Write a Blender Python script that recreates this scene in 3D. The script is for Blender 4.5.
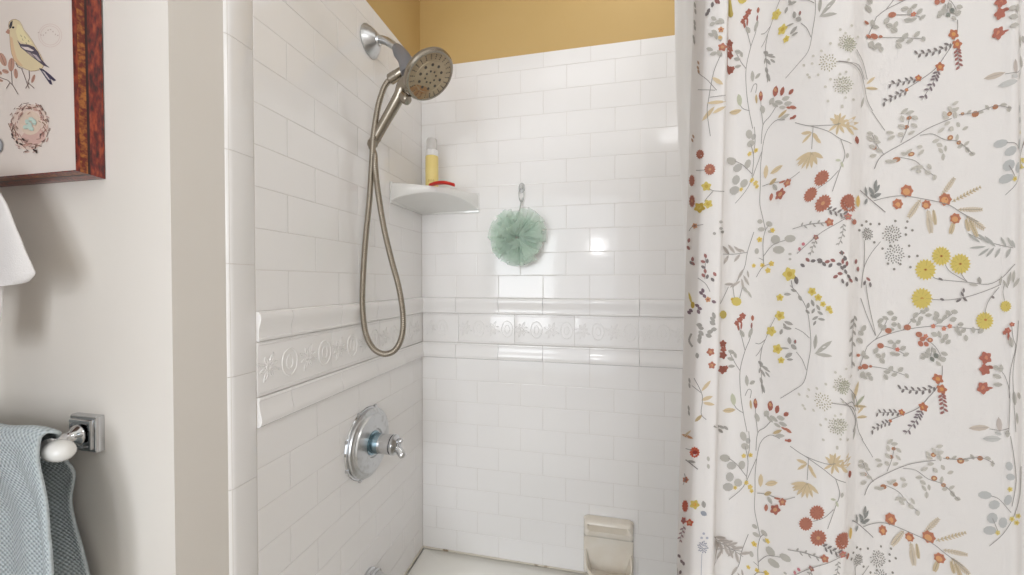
import bpy, bmesh, math, random
import numpy as np
from mathutils import Vector, Matrix
random.seed(7)
rng = random.Random(11)
for o in list(bpy.data.objects):
    bpy.data.objects.remove(o)
SC = bpy.context.scene
COL = SC.collection
IN = 0.0254

# ------------------------------------------------------------------ camera
CZ = 1.35
F = 375.0
YAW = math.radians(12.33)
PITCH = math.radians(-0.84)
cd = bpy.data.cameras.new('camera')
cam = bpy.data.objects.new('camera', cd)
COL.objects.link(cam)
cam.location = (0, 0, CZ)
cam.rotation_euler = (math.pi / 2 + PITCH, 0, YAW)
cd.sensor_width = 36.0
cd.lens = 36.0 * F / 1024.0
cd.clip_start = 0.02
SC.camera = cam
CM = cam.rotation_euler.to_matrix()

# ------------------------------------------------------------------ world, exposure, lights
SC.view_settings.view_transform = 'Standard'
SC.view_settings.look = 'None'
SC.view_settings.gamma = 1.0
SC.view_settings.use_curve_mapping = False
SC.view_settings.exposure = -0.28
W = bpy.data.worlds.new('world')
SC.world = W
W.use_nodes = True
W.node_tree.nodes['Background'].inputs[0].default_value = (0.90, 0.95, 1.0, 1)
W.node_tree.nodes['Background'].inputs[1].default_value = 2.75


def area(name, loc, target, sx, sy, power, col):
    l = bpy.data.lights.new(name, 'AREA')
    l.shape = 'RECTANGLE'
    l.size = sx
    l.size_y = sy
    l.energy = power
    l.color = col
    o = bpy.data.objects.new(name, l)
    o.location = loc
    d = Vector(target) - Vector(loc)
    o.rotation_euler = d.to_track_quat('-Z', 'Y').to_euler()
    COL.objects.link(o)
    return o


area('vanity_lamp_light', (0.03, -1.40, 1.71), (0.0, 1.2, 1.40), 0.05, 0.05, 3.4, (0.98, 0.98, 1.0))
area('left_window_light', (-0.75, -1.45, 1.35), (-0.1, 1.2, 1.1), 0.7, 1.0, 14.0, (0.90, 0.95, 1.0))
area('end_wall_fill_light', (0.66, -0.25, 2.40), (-0.5, 0.8, 0.9), 0.6, 0.5, 6.0, (0.97, 0.98, 1.0))  # added fill from high right, brightens the tiled end wall
area('shower_fill_light', (0.05, 0.78, 2.42), (0.0, 0.80, 0.0), 0.9, 0.4, 1.5, (0.96, 0.98, 1.0))  # added overhead fill that lifts the dark shower interior


# ------------------------------------------------------------------ helpers
def lin(c):
    out = []
    for v in c:
        v = v / 255.0
        out.append(v / 12.92 if v <= 0.04045 else ((v + 0.055) / 1.055) ** 2.4)
    return tuple(out)


def ray(px, py):
    return CM @ Vector(((px - 512) / F, -(py - 287.5) / F, -1.0))


def on_y(px, py, y):
    d = ray(px, py)
    t = y / d.y
    return Vector((d.x * t, y, CZ + d.z * t))


def on_x(px, py, x):
    d = ray(px, py)
    t = x / d.x
    return Vector((x, d.y * t, CZ + d.z * t))


def mat(name, col, rough=0.5, metal=0.0, spec=0.5, coat=0.0, noise=None, bump=None, sheen=0.0, trans=0.0, alpha=1.0):
    m = bpy.data.materials.new(name)
    m.use_nodes = True
    nt = m.node_tree
    b = nt.nodes['Principled BSDF']
    c = lin(col)
    b.inputs['Base Color'].default_value = (*c, 1)
    b.inputs['Roughness'].default_value = rough
    b.inputs['Metallic'].default_value = metal
    b.inputs['Specular IOR Level'].default_value = spec
    b.inputs['Coat Weight'].default_value = coat
    b.inputs['Coat Roughness'].default_value = 0.05
    if sheen:
        b.inputs['Sheen Weight'].default_value = sheen
    tc = nt.nodes.new('ShaderNodeTexCoord')
    if noise:
        sc, c2, lo, hi = noise
        n = nt.nodes.new('ShaderNodeTexNoise')
        n.inputs['Scale'].default_value = sc
        n.inputs['Detail'].default_value = 5
        r = nt.nodes.new('ShaderNodeMapRange')
        r.inputs[1].default_value = lo
        r.inputs[2].default_value = hi
        mx = nt.nodes.new('ShaderNodeMix')
        mx.data_type = 'RGBA'
        mx.inputs[6].default_value = (*c, 1)
        mx.inputs[7].default_value = (*lin(c2), 1)
        nt.links.new(tc.outputs['Object'], n.inputs['Vector'])
        nt.links.new(n.outputs[0], r.inputs[0])
        nt.links.new(r.outputs[0], mx.inputs[0])
        nt.links.new(mx.outputs[2], b.inputs['Base Color'])
    if bump:
        sc, st, dist = bump
        n = nt.nodes.new('ShaderNodeTexNoise')
        n.inputs['Scale'].default_value = sc
        n.inputs['Detail'].default_value = 3
        bp = nt.nodes.new('ShaderNodeBump')
        bp.inputs['Strength'].default_value = st
        bp.inputs['Distance'].default_value = dist
        nt.links.new(tc.outputs['Object'], n.inputs['Vector'])
        nt.links.new(n.outputs[0], bp.inputs['Height'])
        nt.links.new(bp.outputs[0], b.inputs['Normal'])
    if trans or alpha < 1:
        outn = nt.nodes['Material Output']
        prev = b.outputs[0]
        if trans:
            t = nt.nodes.new('ShaderNodeBsdfTranslucent')
            t.inputs[0].default_value = (*c, 1)
            ms = nt.nodes.new('ShaderNodeMixShader')
            ms.inputs[0].default_value = trans
            nt.links.new(prev, ms.inputs[1])
            nt.links.new(t.outputs[0], ms.inputs[2])
            prev = ms.outputs[0]
        if alpha < 1:
            t = nt.nodes.new('ShaderNodeBsdfTransparent')
            ms = nt.nodes.new('ShaderNodeMixShader')
            ms.inputs[0].default_value = alpha
            nt.links.new(t.outputs[0], ms.inputs[1])
            nt.links.new(prev, ms.inputs[2])
            prev = ms.outputs[0]
        nt.links.new(prev, outn.inputs[0])
    return m


def color_attr_mat(name, rough, trans=0.0, weave=None):
    """Printed surface: the print's own ink colours stored per face corner."""
    m = bpy.data.materials.new(name)
    m.use_nodes = True
    nt = m.node_tree
    b = nt.nodes['Principled BSDF']
    a = nt.nodes.new('ShaderNodeVertexColor')
    a.layer_name = 'ink'
    nt.links.new(a.outputs[0], b.inputs['Base Color'])
    b.inputs['Roughness'].default_value = rough
    b.inputs['Specular IOR Level'].default_value = 0.25
    if weave:
        tc = nt.nodes.new('ShaderNodeTexCoord')
        n = nt.nodes.new('ShaderNodeTexNoise')
        n.inputs['Scale'].default_value = weave
        bp = nt.nodes.new('ShaderNodeBump')
        bp.inputs['Strength'].default_value = 0.15
        bp.inputs['Distance'].default_value = 0.001
        nt.links.new(tc.outputs['Object'], n.inputs['Vector'])
        nt.links.new(n.outputs[0], bp.inputs['Height'])
        nt.links.new(bp.outputs[0], b.inputs['Normal'])
    if trans:
        t = nt.nodes.new('ShaderNodeBsdfTranslucent')
        nt.links.new(a.outputs[0], t.inputs[0])
        ms = nt.nodes.new('ShaderNodeMixShader')
        ms.inputs[0].default_value = trans
        nt.links.new(b.outputs[0], ms.inputs[1])
        nt.links.new(t.outputs[0], ms.inputs[2])
        nt.links.new(ms.outputs[0], nt.nodes['Material Output'].inputs[0])
    return m


def tag(o, label=None, cat=None, group=None, kind=None):
    if label: o['label'] = label
    if cat: o['category'] = cat
    if group: o['group'] = group
    if kind: o['kind'] = kind
    return o


def thing(name, loc, label, cat, group=None):
    o = bpy.data.objects.new(name, None)
    o.empty_display_size = 0.05
    o.location = loc
    COL.objects.link(o)
    return tag(o, label, cat, group)


def origin_of(o):
    v = Vector((0, 0, 0))
    while o:
        v = v + Vector(o.location)
        o = o.parent
    return v


def obj(name, bm, m, parent=None, smooth=True, angle=35, origin=None):
    """bm in world coordinates -> ONE mesh object (under parent)."""
    base = origin_of(parent) if parent else Vector(origin or (0, 0, 0))
    if base.length > 0:
        bmesh.ops.translate(bm, vec=-base, verts=bm.verts)
    me = bpy.data.meshes.new(name)
    bm.to_mesh(me)
    bm.free()
    for mm in (m if isinstance(m, (list, tuple)) else [m]):
        me.materials.append(mm)
    if smooth:
        for p in me.polygons:
            p.use_smooth = True
        me.set_sharp_from_angle(angle=math.radians(angle))
    o = bpy.data.objects.new(name, me)
    COL.objects.link(o)
    if parent:
        o.parent = parent
    elif origin:
        o.location = origin
    return o


def bx(bm, x0, x1, y0, y1, z0, z1, bevel=0.0, seg=2):
    r = bmesh.ops.create_cube(bm, size=1.0)
    vs = r['verts']
    for v in vs:
        v.co = Vector((x0 + (v.co.x + .5) * (x1 - x0), y0 + (v.co.y + .5) * (y1 - y0), z0 + (v.co.z + .5) * (z1 - z0)))
    if bevel > 0:
        es = list({e for v in vs for e in v.link_edges})
        bmesh.ops.bevel(bm, geom=es, offset=bevel, segments=seg, profile=0.5, affect='EDGES')
    return bm


def frame_axes(d):
    d = Vector(d).normalized()
    up = Vector((0, 0, 1)) if abs(d.z) < 0.95 else Vector((1, 0, 0))
    a = up.cross(d).normalized()
    b = d.cross(a).normalized()
    return d, a, b


def lathe(bm, org, axis, prof, seg=40, sx=1.0, sy=1.0, cap0=True, cap1=True, rot=0.0):
    """prof: list of (radius, height along the axis)."""
    d, a, b = frame_axes(axis)
    org = Vector(org)
    rings = []
    for r, h in prof:
        if r < 1e-6:
            rings.append([bm.verts.new(org + d * h)])
        else:
            rings.append([bm.verts.new(org + d * h + a * (r * sx * math.cos(rot + 2 * math.pi * i / seg)) + b * (r * sy * math.sin(rot + 2 * math.pi * i / seg))) for i in range(seg)])
    for k in range(len(rings) - 1):
        A, B = rings[k], rings[k + 1]
        for i in range(seg):
            j = (i + 1) % seg
            if len(A) == 1 and len(B) == 1: break
            if len(A) == 1: bm.faces.new((A[0], B[j], B[i])[::-1])
            elif len(B) == 1: bm.faces.new((A[i], A[j], B[0])[::-1][::-1])
            else: bm.faces.new((A[i], A[j], B[j], B[i]))
    if cap0 and len(rings[0]) > 2: bm.faces.new(rings[0][::-1])
    if cap1 and len(rings[-1]) > 2: bm.faces.new(rings[-1])
    return bm


def tube(bm, pts, radii, seg=12, caps=True):
    pts = [Vector(p) for p in pts]
    n = len(pts)
    if not isinstance(radii, (list, tuple)): radii = [radii] * n
    t0 = (pts[1] - pts[0]).normalized()
    _, a, b = frame_axes(t0)
    rings = []
    for i in range(n):
        t = (pts[min(i + 1, n - 1)] - pts[max(i - 1, 0)]).normalized()
        a = (a - t * a.dot(t)).normalized()
        b = t.cross(a).normalized()
        rings.append([bm.verts.new(pts[i] + (a * math.cos(2 * math.pi * k / seg) + b * math.sin(2 * math.pi * k / seg)) * radii[i]) for k in range(seg)])
    for i in range(n - 1):
        for k in range(seg):
            j = (k + 1) % seg
            bm.faces.new((rings[i][k], rings[i][j], rings[i + 1][j], rings[i + 1][k]))
    if caps:
        bm.faces.new(rings[0][::-1])
        bm.faces.new(rings[-1])
    return bm


def catmull(P, per=10):
    P = [Vector(p) for p in P]
    out = []
    for i in range(len(P) - 1):
        p0 = P[max(i - 1, 0)]; p1 = P[i]; p2 = P[i + 1]; p3 = P[min(i + 2, len(P) - 1)]
        for k in range(per):
            t = k / per
            out.append(0.5 * ((2 * p1) + (p2 - p0) * t + (2 * p0 - 5 * p1 + 4 * p2 - p3) * t * t + (3 * p1 - p0 - 3 * p2 + p3) * t ** 3))
    out.append(P[-1])
    return out


def grid(bm, rows, close=False):
    vs = [[bm.verts.new(p) for p in r] for r in rows]
    for i in range(len(vs) - 1):
        m = len(vs[i])
        for j in range(m if close else m - 1):
            k = (j + 1) % m
            bm.faces.new((vs[i][j], vs[i][k], vs[i + 1][k], vs[i + 1][j]))
    return vs


# ------------------------------------------------------------------ materials
M_cream = mat('cream_wall_paint', (231, 225, 218), 0.6, noise=(3, (227, 221, 213), .3, .7), bump=(220, .05, .001))
M_yellow = mat('yellow_wall_paint', (202, 170, 112), 0.6, noise=(3, (196, 163, 103), .3, .7), bump=(220, .05, .001))
M_white = mat('white_ceiling_paint', (236, 232, 226), 0.7)
M_floor = mat('beige_floor_tile', (206, 198, 186), 0.4, noise=(6, (194, 186, 172), .3, .7))
M_tile = mat('white_glazed_tile', (243, 240, 238), 0.09, spec=0.5, coat=0.0, noise=(2.2, (240, 237, 234), .35, .65), bump=(9, .10, .004))
M_grout = mat('pale_grout', (222, 216, 210), 0.8, noise=(9, (192, 184, 174), .55, .75))
M_tub = mat('white_tub_enamel', (242, 240, 234), 0.18, coat=0.3, noise=(4, (238, 235, 227), .4, .7))
M_caulk = mat('aged_caulk', (216, 208, 194), 0.6, noise=(30, (150, 132, 108), .58, .70))
M_ceramic = mat('white_ceramic', (232, 230, 226), 0.12, coat=0.4)
M_cream_ceramic = mat('cream_ceramic', (238, 231, 220), 0.16, coat=0.4, noise=(12, (230, 220, 204), .4, .7))
M_chrome = mat('chrome', (205, 206, 208), 0.09, 1.0)
M_chrome_dull = mat('water_spotted_chrome', (206, 207, 208), 0.28, 1.0, noise=(60, (180, 180, 178), .5, .75))
M_nickel = mat('brushed_nickel', (158, 149, 136), 0.27, 1.0)
M_face = mat('spray_face_plastic', (176, 160, 134), 0.35, 0.6, noise=(24, (160, 142, 114), .4, .7))
M_rust = mat('rust_stained_plastic', (160, 118, 78), 0.45, 0.5, noise=(60, (170, 146, 112), .40, .60))
M_nozzle = mat('dark_nozzle_rubber', (82, 74, 66), 0.6)
M_bracket = mat('grey_bracket_plastic', (112, 110, 112), 0.42)
M_aqua = mat('bluish_chrome_sleeve', (150, 172, 182), 0.18, 0.95)
M_bottle = mat('pale_yellow_bottle', (236, 214, 140), 0.35, noise=(20, (230, 206, 128), .3, .7))
M_cap = mat('white_cap_plastic', (236, 234, 232), 0.4)
M_clear = mat('frosted_clear_cap', (226, 222, 218), 0.3, alpha=0.55)
M_ink = mat('gold_label_ink', (176, 140, 66), 0.5)
M_red = mat('red_plastic', (198, 36, 20), 0.35)
M_pouf = mat('mint_mesh_netting', (224, 240, 228), 0.8, trans=0.45, alpha=0.42)
M_cord = mat('grey_cord', (170, 172, 168), 0.6)
M_hook = mat('clear_hook_plastic', (225, 224, 222), 0.15, alpha=0.5)
M_liner = mat('white_liner', (240, 238, 236), 0.45, trans=0.55)
M_whitecloth = mat('white_terry_cloth', (232, 228, 226), 0.9, sheen=0.3, bump=(500, .25, .002))
M_print = color_attr_mat('printed_paper', 0.55)
M_curtain = color_attr_mat('printed_curtain_fabric', 0.8, trans=0.38, weave=700)

# frame wood: red-brown with gold burl streaks
M_frame = bpy.data.materials.new('red_gilt_frame_wood')
M_frame.use_nodes = True
nt = M_frame.node_tree
b = nt.nodes['Principled BSDF']
tc = nt.nodes.new('ShaderNodeTexCoord')
mp = nt.nodes.new('ShaderNodeMapping'); mp.inputs['Scale'].default_value = (150, 150, 45)
n1 = nt.nodes.new('ShaderNodeTexNoise'); n1.inputs['Scale'].default_value = 1.6; n1.inputs['Detail'].default_value = 8
cr = nt.nodes.new('ShaderNodeValToRGB')
cr.color_ramp.elements[0].position = 0.34; cr.color_ramp.elements[0].color = (*lin((52, 12, 8)), 1)
cr.color_ramp.elements[1].position = 0.72; cr.color_ramp.elements[1].color = (*lin((158, 66, 30)), 1)
e = cr.color_ramp.elements.new(0.52); e.color = (*lin((112, 28, 14)), 1)
nt.links.new(tc.outputs['Object'], mp.inputs[0]); nt.links.new(mp.outputs[0], n1.inputs[0])
nt.links.new(n1.outputs[0], cr.inputs[0]); nt.links.new(cr.outputs[0], b.inputs['Base Color'])
b.inputs['Roughness'].default_value = 0.3; b.inputs['Coat Weight'].default_value = 0.4
M_gilt = mat('gilt_frame_band', (166, 100, 42), 0.35, 0.2, coat=0.3, noise=(170, (104, 36, 18), .36, .58))
M_darkwood = mat('dark_frame_wood', (48, 18, 14), 0.35)

# woven blue-grey towel
M_towel = bpy.data.materials.new('blue_grey_waffle_towel')
M_towel.use_nodes = True
nt = M_towel.node_tree
b = nt.nodes['Principled BSDF']
tc = nt.nodes.new('ShaderNodeTexCoord')
at = nt.nodes.new('ShaderNodeUVMap')
sp = nt.nodes.new('ShaderNodeSeparateXYZ')
nt.links.new(at.outputs[0], sp.inputs[0])


def mnode(op, a=None, bb=None, va=None, vb=None):
    n = nt.nodes.new('ShaderNodeMath'); n.operation = op
    if a is not None: nt.links.new(a, n.inputs[0])
    elif va is not None: n.inputs[0].default_value = va
    if bb is not None: nt.links.new(bb, n.inputs[1])
    elif vb is not None: n.inputs[1].default_value = vb
    return n.outputs[0]


K = 2 * math.pi / 0.0075
s1 = mnode('SINE', mnode('MULTIPLY', sp.outputs[0], vb=K))
s2 = mnode('SINE', mnode('MULTIPLY', sp.outputs[1], vb=K * 1.1))
pr = mnode('MULTIPLY', s1, s2)
nn = nt.nodes.new('ShaderNodeTexNoise'); nn.inputs['Scale'].default_value = 260
nt.links.new(tc.outputs['Object'], nn.inputs['Vector'])
hh = mnode('ADD', pr, mnode('MULTIPLY', nn.outputs[0], vb=1.4))
mr = nt.nodes.new('ShaderNodeMapRange'); mr.inputs[1].default_value = -0.5; mr.inputs[2].default_value = 1.1
nt.links.new(hh, mr.inputs[0])
mx = nt.nodes.new('ShaderNodeMix'); mx.data_type = 'RGBA'
mx.inputs[6].default_value = (*lin((146, 158, 162)), 1)
mx.inputs[7].default_value = (*lin((204, 212, 215)), 1)
nt.links.new(mr.outputs[0], mx.inputs[0]); nt.links.new(mx.outputs[2], b.inputs['Base Color'])
bp = nt.nodes.new('ShaderNodeBump'); bp.inputs['Strength'].default_value = 0.6; bp.inputs['Distance'].default_value = 0.0015
nt.links.new(hh, bp.inputs['Height']); nt.links.new(bp.outputs[0], b.inputs['Normal'])
b.inputs['Roughness'].default_value = 0.95

# ------------------------------------------------------------------ dimensions
XL = -0.594            # face of the tiled end wall
YB = 1.227             # face of the tiled long wall
TP = 0.008             # tile proud of plaster
XR = 0.93
YF = 0.427             # the wall that carries the picture
ZR = CZ - 37.2 * IN    # tub rim
ZT0 = CZ - 2.1 * IN    # top of border trim
ZT1 = CZ - 10.4 * IN   # bottom of border trim
PITCHZ = 2.965 * IN
ROWS_UP = 10
ZTOPROW = ZT0 + ROWS_UP * PITCHZ
ZTILE = CZ + 29.5 * IN
YEDGE = 22.05 * IN      # where the field tiles start on the end wall
YBULL = 20.0 * IN      # outer edge of the bullnose column
CEIL = 2.44
ROOM_B = -1.75
ROOM_L = -1.30


def struct(name, bm, m, parent=None, smooth=False):
    o = obj(name, bm, m, parent, smooth=smooth)
    if parent is None: o['kind'] = 'structure'
    return o


# ------------------------------------------------------------------ shell
struct('floor', bx(bmesh.new(), ROOM_L - .1, XR + .1, ROOM_B - .1, YB + .12, -0.05, 0.0), M_floor)
struct('ceiling', bx(bmesh.new(), ROOM_L - .1, XR + .1, ROOM_B - .1, YB + .12, CEIL, CEIL + .05), M_white)
# the tiled walls: plaster body + tile field, bullnose, moulded border as parts
wall_back = struct('wall_back', bx(bmesh.new(), XL - TP, XR + TP, YB + TP, YB + .12, 0, CEIL), M_yellow)
wall_left = struct('wall_left', bx(bmesh.new(), XL - TP - 0.10, XL - TP, YF + .1, YB + TP, 0, CEIL), [M_yellow, M_cream])
for p in wall_left.data.polygons:
    pass
wall_front = struct('wall_front', bx(bmesh.new(), ROOM_L, XL - TP + .0015, YF, YF + .1, 0, CEIL), M_cream)
# cream return between the picture wall and the tile edge
bm = bmesh.new()
bx(bm, XL - TP - .02, XL - TP + 0.003, YF - .0004, YBULL + .004, 0, CEIL)
struct('trim_1', bm, M_cream)
struct('wall_right', bx(bmesh.new(), XR + TP, XR + TP + .1, ROOM_B, YB + .12, 0, CEIL), M_cream)
struct('wall_side', bx(bmesh.new(), ROOM_L - .1, ROOM_L, ROOM_B, YF + .1, 0, CEIL), M_cream)
bm = bmesh.new()      # rear wall with a very wide opening added to admit soft world light
WX0, WX1, WZ0, WZ1 = ROOM_L + .15, XR - .10, .35, 2.30
bx(bm, ROOM_L - .1, WX0, ROOM_B - .1, ROOM_B, 0, CEIL)
bx(bm, WX1, XR + .1, ROOM_B - .1, ROOM_B, 0, CEIL)
bx(bm, WX0, WX1, ROOM_B - .1, ROOM_B, 0, WZ0)
bx(bm, WX0, WX1, ROOM_B - .1, ROOM_B, WZ1, CEIL)
struct('wall_rear', bm, M_cream)


# open wooden door just outside the left of the view, shading the picture wall
M_door = mat('brown_door_wood', (96, 62, 36), 0.45, noise=(12, (78, 48, 26), .35, .65))
bm = bmesh.new()
bx(bm, -.038, 0, -.72, 0, .01, 2.05, .002, 1)
for z0, z1 in ((.2, .95), (1.08, 1.90)):
    bx(bm, -.0015, .006, -.60, -.12, z0, z1, .004, 1)
bmesh.ops.rotate(bm, cent=(0, 0, 0), matrix=Matrix.Rotation(math.radians(14), 3, 'Z'), verts=bm.verts)
bmesh.ops.translate(bm, vec=(-.925, .320, 0), verts=bm.verts)
struct('door_1', bm, M_door)


def tiles(bm, rects, P):
    """rects (u0,u1,v0,v1) with P(u,v,h) -> world; each tile has a pillowed edge and a hair of tilt."""
    g = 0.00045
    for (u0, u1, v0, v1) in rects:
        if u1 - u0 < 0.006: continue
        u0 += g; u1 -= g; v0 += g; v1 -= g
        ta, tb = rng.uniform(-.0012, .0012), rng.uniform(-.0012, .0012)
        um, vm = (u0 + u1) / 2, (v0 + v1) / 2
        hh = rng.uniform(-.0002, .0002)

        def Q(u, v, h):
            return P(u, v, h + (hh + ta * (u - um) + tb * (v - vm) if h > -0.003 else 0))
        rings = []
        for ins, h in ((0, -.004), (0, -.0005), (.0006, -.00014), (.0016, 0)):
            rings.append([bm.verts.new(Q(*c)) for c in ((u0 + ins, v0 + ins, h), (u1 - ins, v0 + ins, h), (u1 - ins, v1 - ins, h), (u0 + ins, v1 - ins, h))])
        for k in range(3):
            for i in range(4):
                j = (i + 1) % 4
                bm.faces.new((rings[k][i], rings[k][j], rings[k + 1][j], rings[k + 1][i]))
        bm.faces.new(rings[3])


def field_rects(umin, umax, phase_even, phase_odd, pu):
    """rows above and below the trim. phases: joint position of each parity."""
    out = []
    rows = [(ZT0 + k * PITCHZ, ZT0 + (k + 1) * PITCHZ, k) for k in range(ROWS_UP)]
    n = 9
    hb = (ZT1 - ZR) / n
    rows += [(ZT1 - (k + 1) * hb, ZT1 - k * hb, k) for k in range(n + 3)]
    res = []
    for idx, (z0, z1, k) in enumerate(rows):
        above = idx < ROWS_UP
        ph = (phase_even if k % 2 == 0 else phase_odd) if above else (phase_even[1] if False else None)
        res.append((z0, z1, k, above))
    return res


def run(umin, umax, ph, pu):
    j = ph - math.ceil((ph - umin) / pu) * pu
    cuts = [umin]
    while j < umax - 1e-6:
        if j > umin + .004: cuts.append(j)
        j += pu
    cuts.append(umax)
    return [(cuts[i], cuts[i + 1]) for i in range(len(cuts) - 1)]


PU = 5.95 * IN


def build_field(P, umin, umax, phA_up, phA_dn):
    bm = bmesh.new()
    rects = []
    for z0, z1, k, above in field_rects(umin, umax, 0, 0, PU):
        base = phA_up if above else phA_dn
        ph = base + (k % 2) * PU / 2
        for a, b2 in run(umin, umax, ph, PU): rects.append((a, b2, z0, z1))
    # narrow top course
    for a, b2 in run(umin, umax, phA_up, PU): rects.append((a, b2, ZTOPROW, ZTILE))
    tiles(bm, rects, P)
    return bm


PBK = lambda u, v, h: Vector((u, YB - h, v))
PLF = lambda u, v, h: Vector((XL + h, u, v))
# grout beds
struct_g = obj('grout_bed', bx(bmesh.new(), XL - TP + .0005, XR, YB + .0011, YB + TP - .0002, ZR - .2, ZTILE - .001), M_grout, wall_back, smooth=False)
obj('grout_bed', bx(bmesh.new(), XL - TP + .0016, XL - .0011, YBULL + .004, YB + TP - .001, ZR - .2, ZTILE - .001), M_grout, wall_left, smooth=False)
obj('tile_field', build_field(PBK, XL, XR, -0.5 * IN, -0.5 * IN), M_tile, wall_back, smooth=False)
obj('tile_field', build_field(PLF, YEDGE, YB, YB - 23.32 * IN, YB - 20.32 * IN), M_tile, wall_left, smooth=False)

# bullnose column on the end wall edge
bm = bmesh.new()
zs = [0.0]
z = CZ - 13.8 * IN - 7.5 * IN * 3
z = CZ + (-13.8 - 22.5) * IN
zl = [0.25]
while z < ZTILE:
    if z > 0.3: zl.append(z)
    z += 7.5 * IN
zl.append(ZTILE)
for i in range(len(zl) - 1):
    z0, z1 = zl[i] + .0006, zl[i + 1] - .0006
    rr = .011
    prof = [(YBULL - .0005, -TP)]
    for k in range(7):
        a = k / 6 * math.pi / 2
        prof.append((YBULL + rr * (1 - math.sin(a + 0) * 1.0) if False else YBULL + rr * (1 - math.cos(a)), -TP + (TP + .0005) * math.sin(a)))
    prof += [(YEDGE - .0025, 0.0005), (YEDGE - .0007, -.001), (YEDGE - .0007, -TP)]
    grid(bm, [[Vector((XL + h, y, zz)) for (y, h) in prof] for zz in (z0, z1)])
    for zz, rev in ((z0, 0), (z1, 1)):
        f = [bm.verts.new((XL + h, y, zz)) for (y, h) in prof]
        bm.faces.new(f if rev else f[::-1])
obj('bullnose_column', bm, M_tile, wall_left, angle=40)

# mouldings (rails) and relief border
RT = ZT0 - 2.15 * IN   # bottom of upper rail
RB = ZT1 + 2.15 * IN   # top of lower rail
up_prof = [(-.004, ZT0), (.003, ZT0), (.0080, ZT0 - .003), (.0100, ZT0 - .009), (.0102, ZT0 - .014), (.0090, ZT0 - .021), (.0068, ZT0 - .028), (.0054, ZT0 - .035), (.0048, ZT0 - .042), (.0050, RT + .007), (.0064, RT + .0055), (.0064, RT + .002), (.0055, RT + .0006), (-.004, RT + .0006)]
lo_prof = [(h, ZT0 + ZT1 - z) for h, z in up_prof][::-1]


def rail(P, umin, umax, prof, ph, pu):
    bm = bmesh.new()
    for a, b2 in run(umin, umax, ph, pu):
        a += .0006; b2 -= .0006
        grid(bm, [[P(u, z, h) for h, z in prof] for u in (a, b2)])
        for u in (a, b2):
            bm.faces.new([bm.verts.new(P(u, z, h)) for h, z in prof])
    bmesh.ops.recalc_face_normals(bm, faces=bm.faces)
    return bm


for P, a, b2, ph, w in ((PBK, XL + .004, XR, -0.5 * IN, wall_back), (PLF, YEDGE, YB - .002, YB - 23.32 * IN, wall_left)):
    obj('upper_rail_moulding', rail(P, a, b2, up_prof, ph, PU), M_tile, w, angle=40)
    obj('lower_rail_moulding', rail(P, a, b2, lo_prof, ph, PU), M_tile, w, angle=40)


def relief(P, umin, umax, ph):
    bm = bmesh.new()
    rects = [(a, b2, RB + .0008, RT - .0008) for a, b2 in run(umin, umax, ph, 7.8 * IN)]
    tiles(bm, rects, lambda u, v, h: P(u, v, h + .002))
    zc = (RT + RB) / 2

    def ridge(pts, r=.0022, closed=False):
        if closed: pts = pts + pts[:1]
        tube(bm, [P(u, v, .0024) for u, v in pts], r * .8, 6)
    for (a, b2, _, _) in rects:
        for k in range(4):
            c = a + .024 + k * 7.8 * IN / 4
            if c + .026 > b2 + .004: break
            t = k % 4
            if t in (0, 2):
                for q in range(8):     # four petals and four leaves
                    an = q * math.pi / 4 + math.pi / 8
                    L = .028 if q % 2 else .021
                    ridge([(c + math.cos(an) * s * L - math.sin(an) * w2, zc + math.sin(an) * s * L + math.cos(an) * w2) for s, w2 in ((.25, 0), (.55, .0032), (.85, .0022), (1.0, 0), (.8, -.002), (.5, -.003), (.25, 0))], .0013)
                ridge([(c + .005 * math.cos(x * .628), zc + .005 * math.sin(x * .628)) for x in range(10)], .0016, True)
            else:
                ridge([(c + .019 * math.cos(x * .314), zc + .027 * math.sin(x * .314)) for x in range(20)], .0018, True)
                ridge([(c + .008 * math.cos(x * .4488), zc + .014 * math.sin(x * .4488)) for x in range(14)], .0014, True)
    for s in (1, -1):                   # thin string lines along the border
        zz = zc + s * ((RT - RB) / 2 - .007)
        ridge([(umin + .002 + (umax - umin - .004) * i / 40, zz) for i in range(41)], .0013)
    return bm


obj('relief_border', relief(PBK, XL + .004, XR, 5.4 * IN), M_tile, wall_back, angle=50)
obj('relief_border', relief(PLF, YEDGE, YB - .002, YEDGE), M_tile, wall_left, angle=50)

# caulk at the tub and in the corner
bm = bmesh.new()
tube(bm, [(XL + .001, y, ZR + .001) for y in np.linspace(.60, YB, 24)], [.0030 + .0008 * rng.random() for _ in range(24)], 8)
tube(bm, [(x, YB - .001, ZR + .001) for x in np.linspace(XL, XR, 30)], [.0030 + .0008 * rng.random() for _ in range(30)], 8)
cau = obj('trim_2', bm, M_caulk)
cau['kind'] = 'structure'

# ------------------------------------------------------------------ bathtub
tub = thing('bathtub', ((XL + XR) / 2, .88, 0), 'white enamelled bathtub below the tiled walls', 'bathtub')
YT0 = .548
bm = bmesh.new()


def rrect(x0, x1, y0, y1, r, z, n=6):
    pts = []
    for cx, cy, a0 in ((x1 - r, y1 - r, 0), (x0 + r, y1 - r, 90), (x0 + r, y0 + r, 180), (x1 - r, y0 + r, 270)):
        for k in range(n + 1):
            a = math.radians(a0 + 90 * k / n)
            pts.append(Vector((cx + r * math.cos(a), cy + r * math.sin(a), z)))
    return pts


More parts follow.
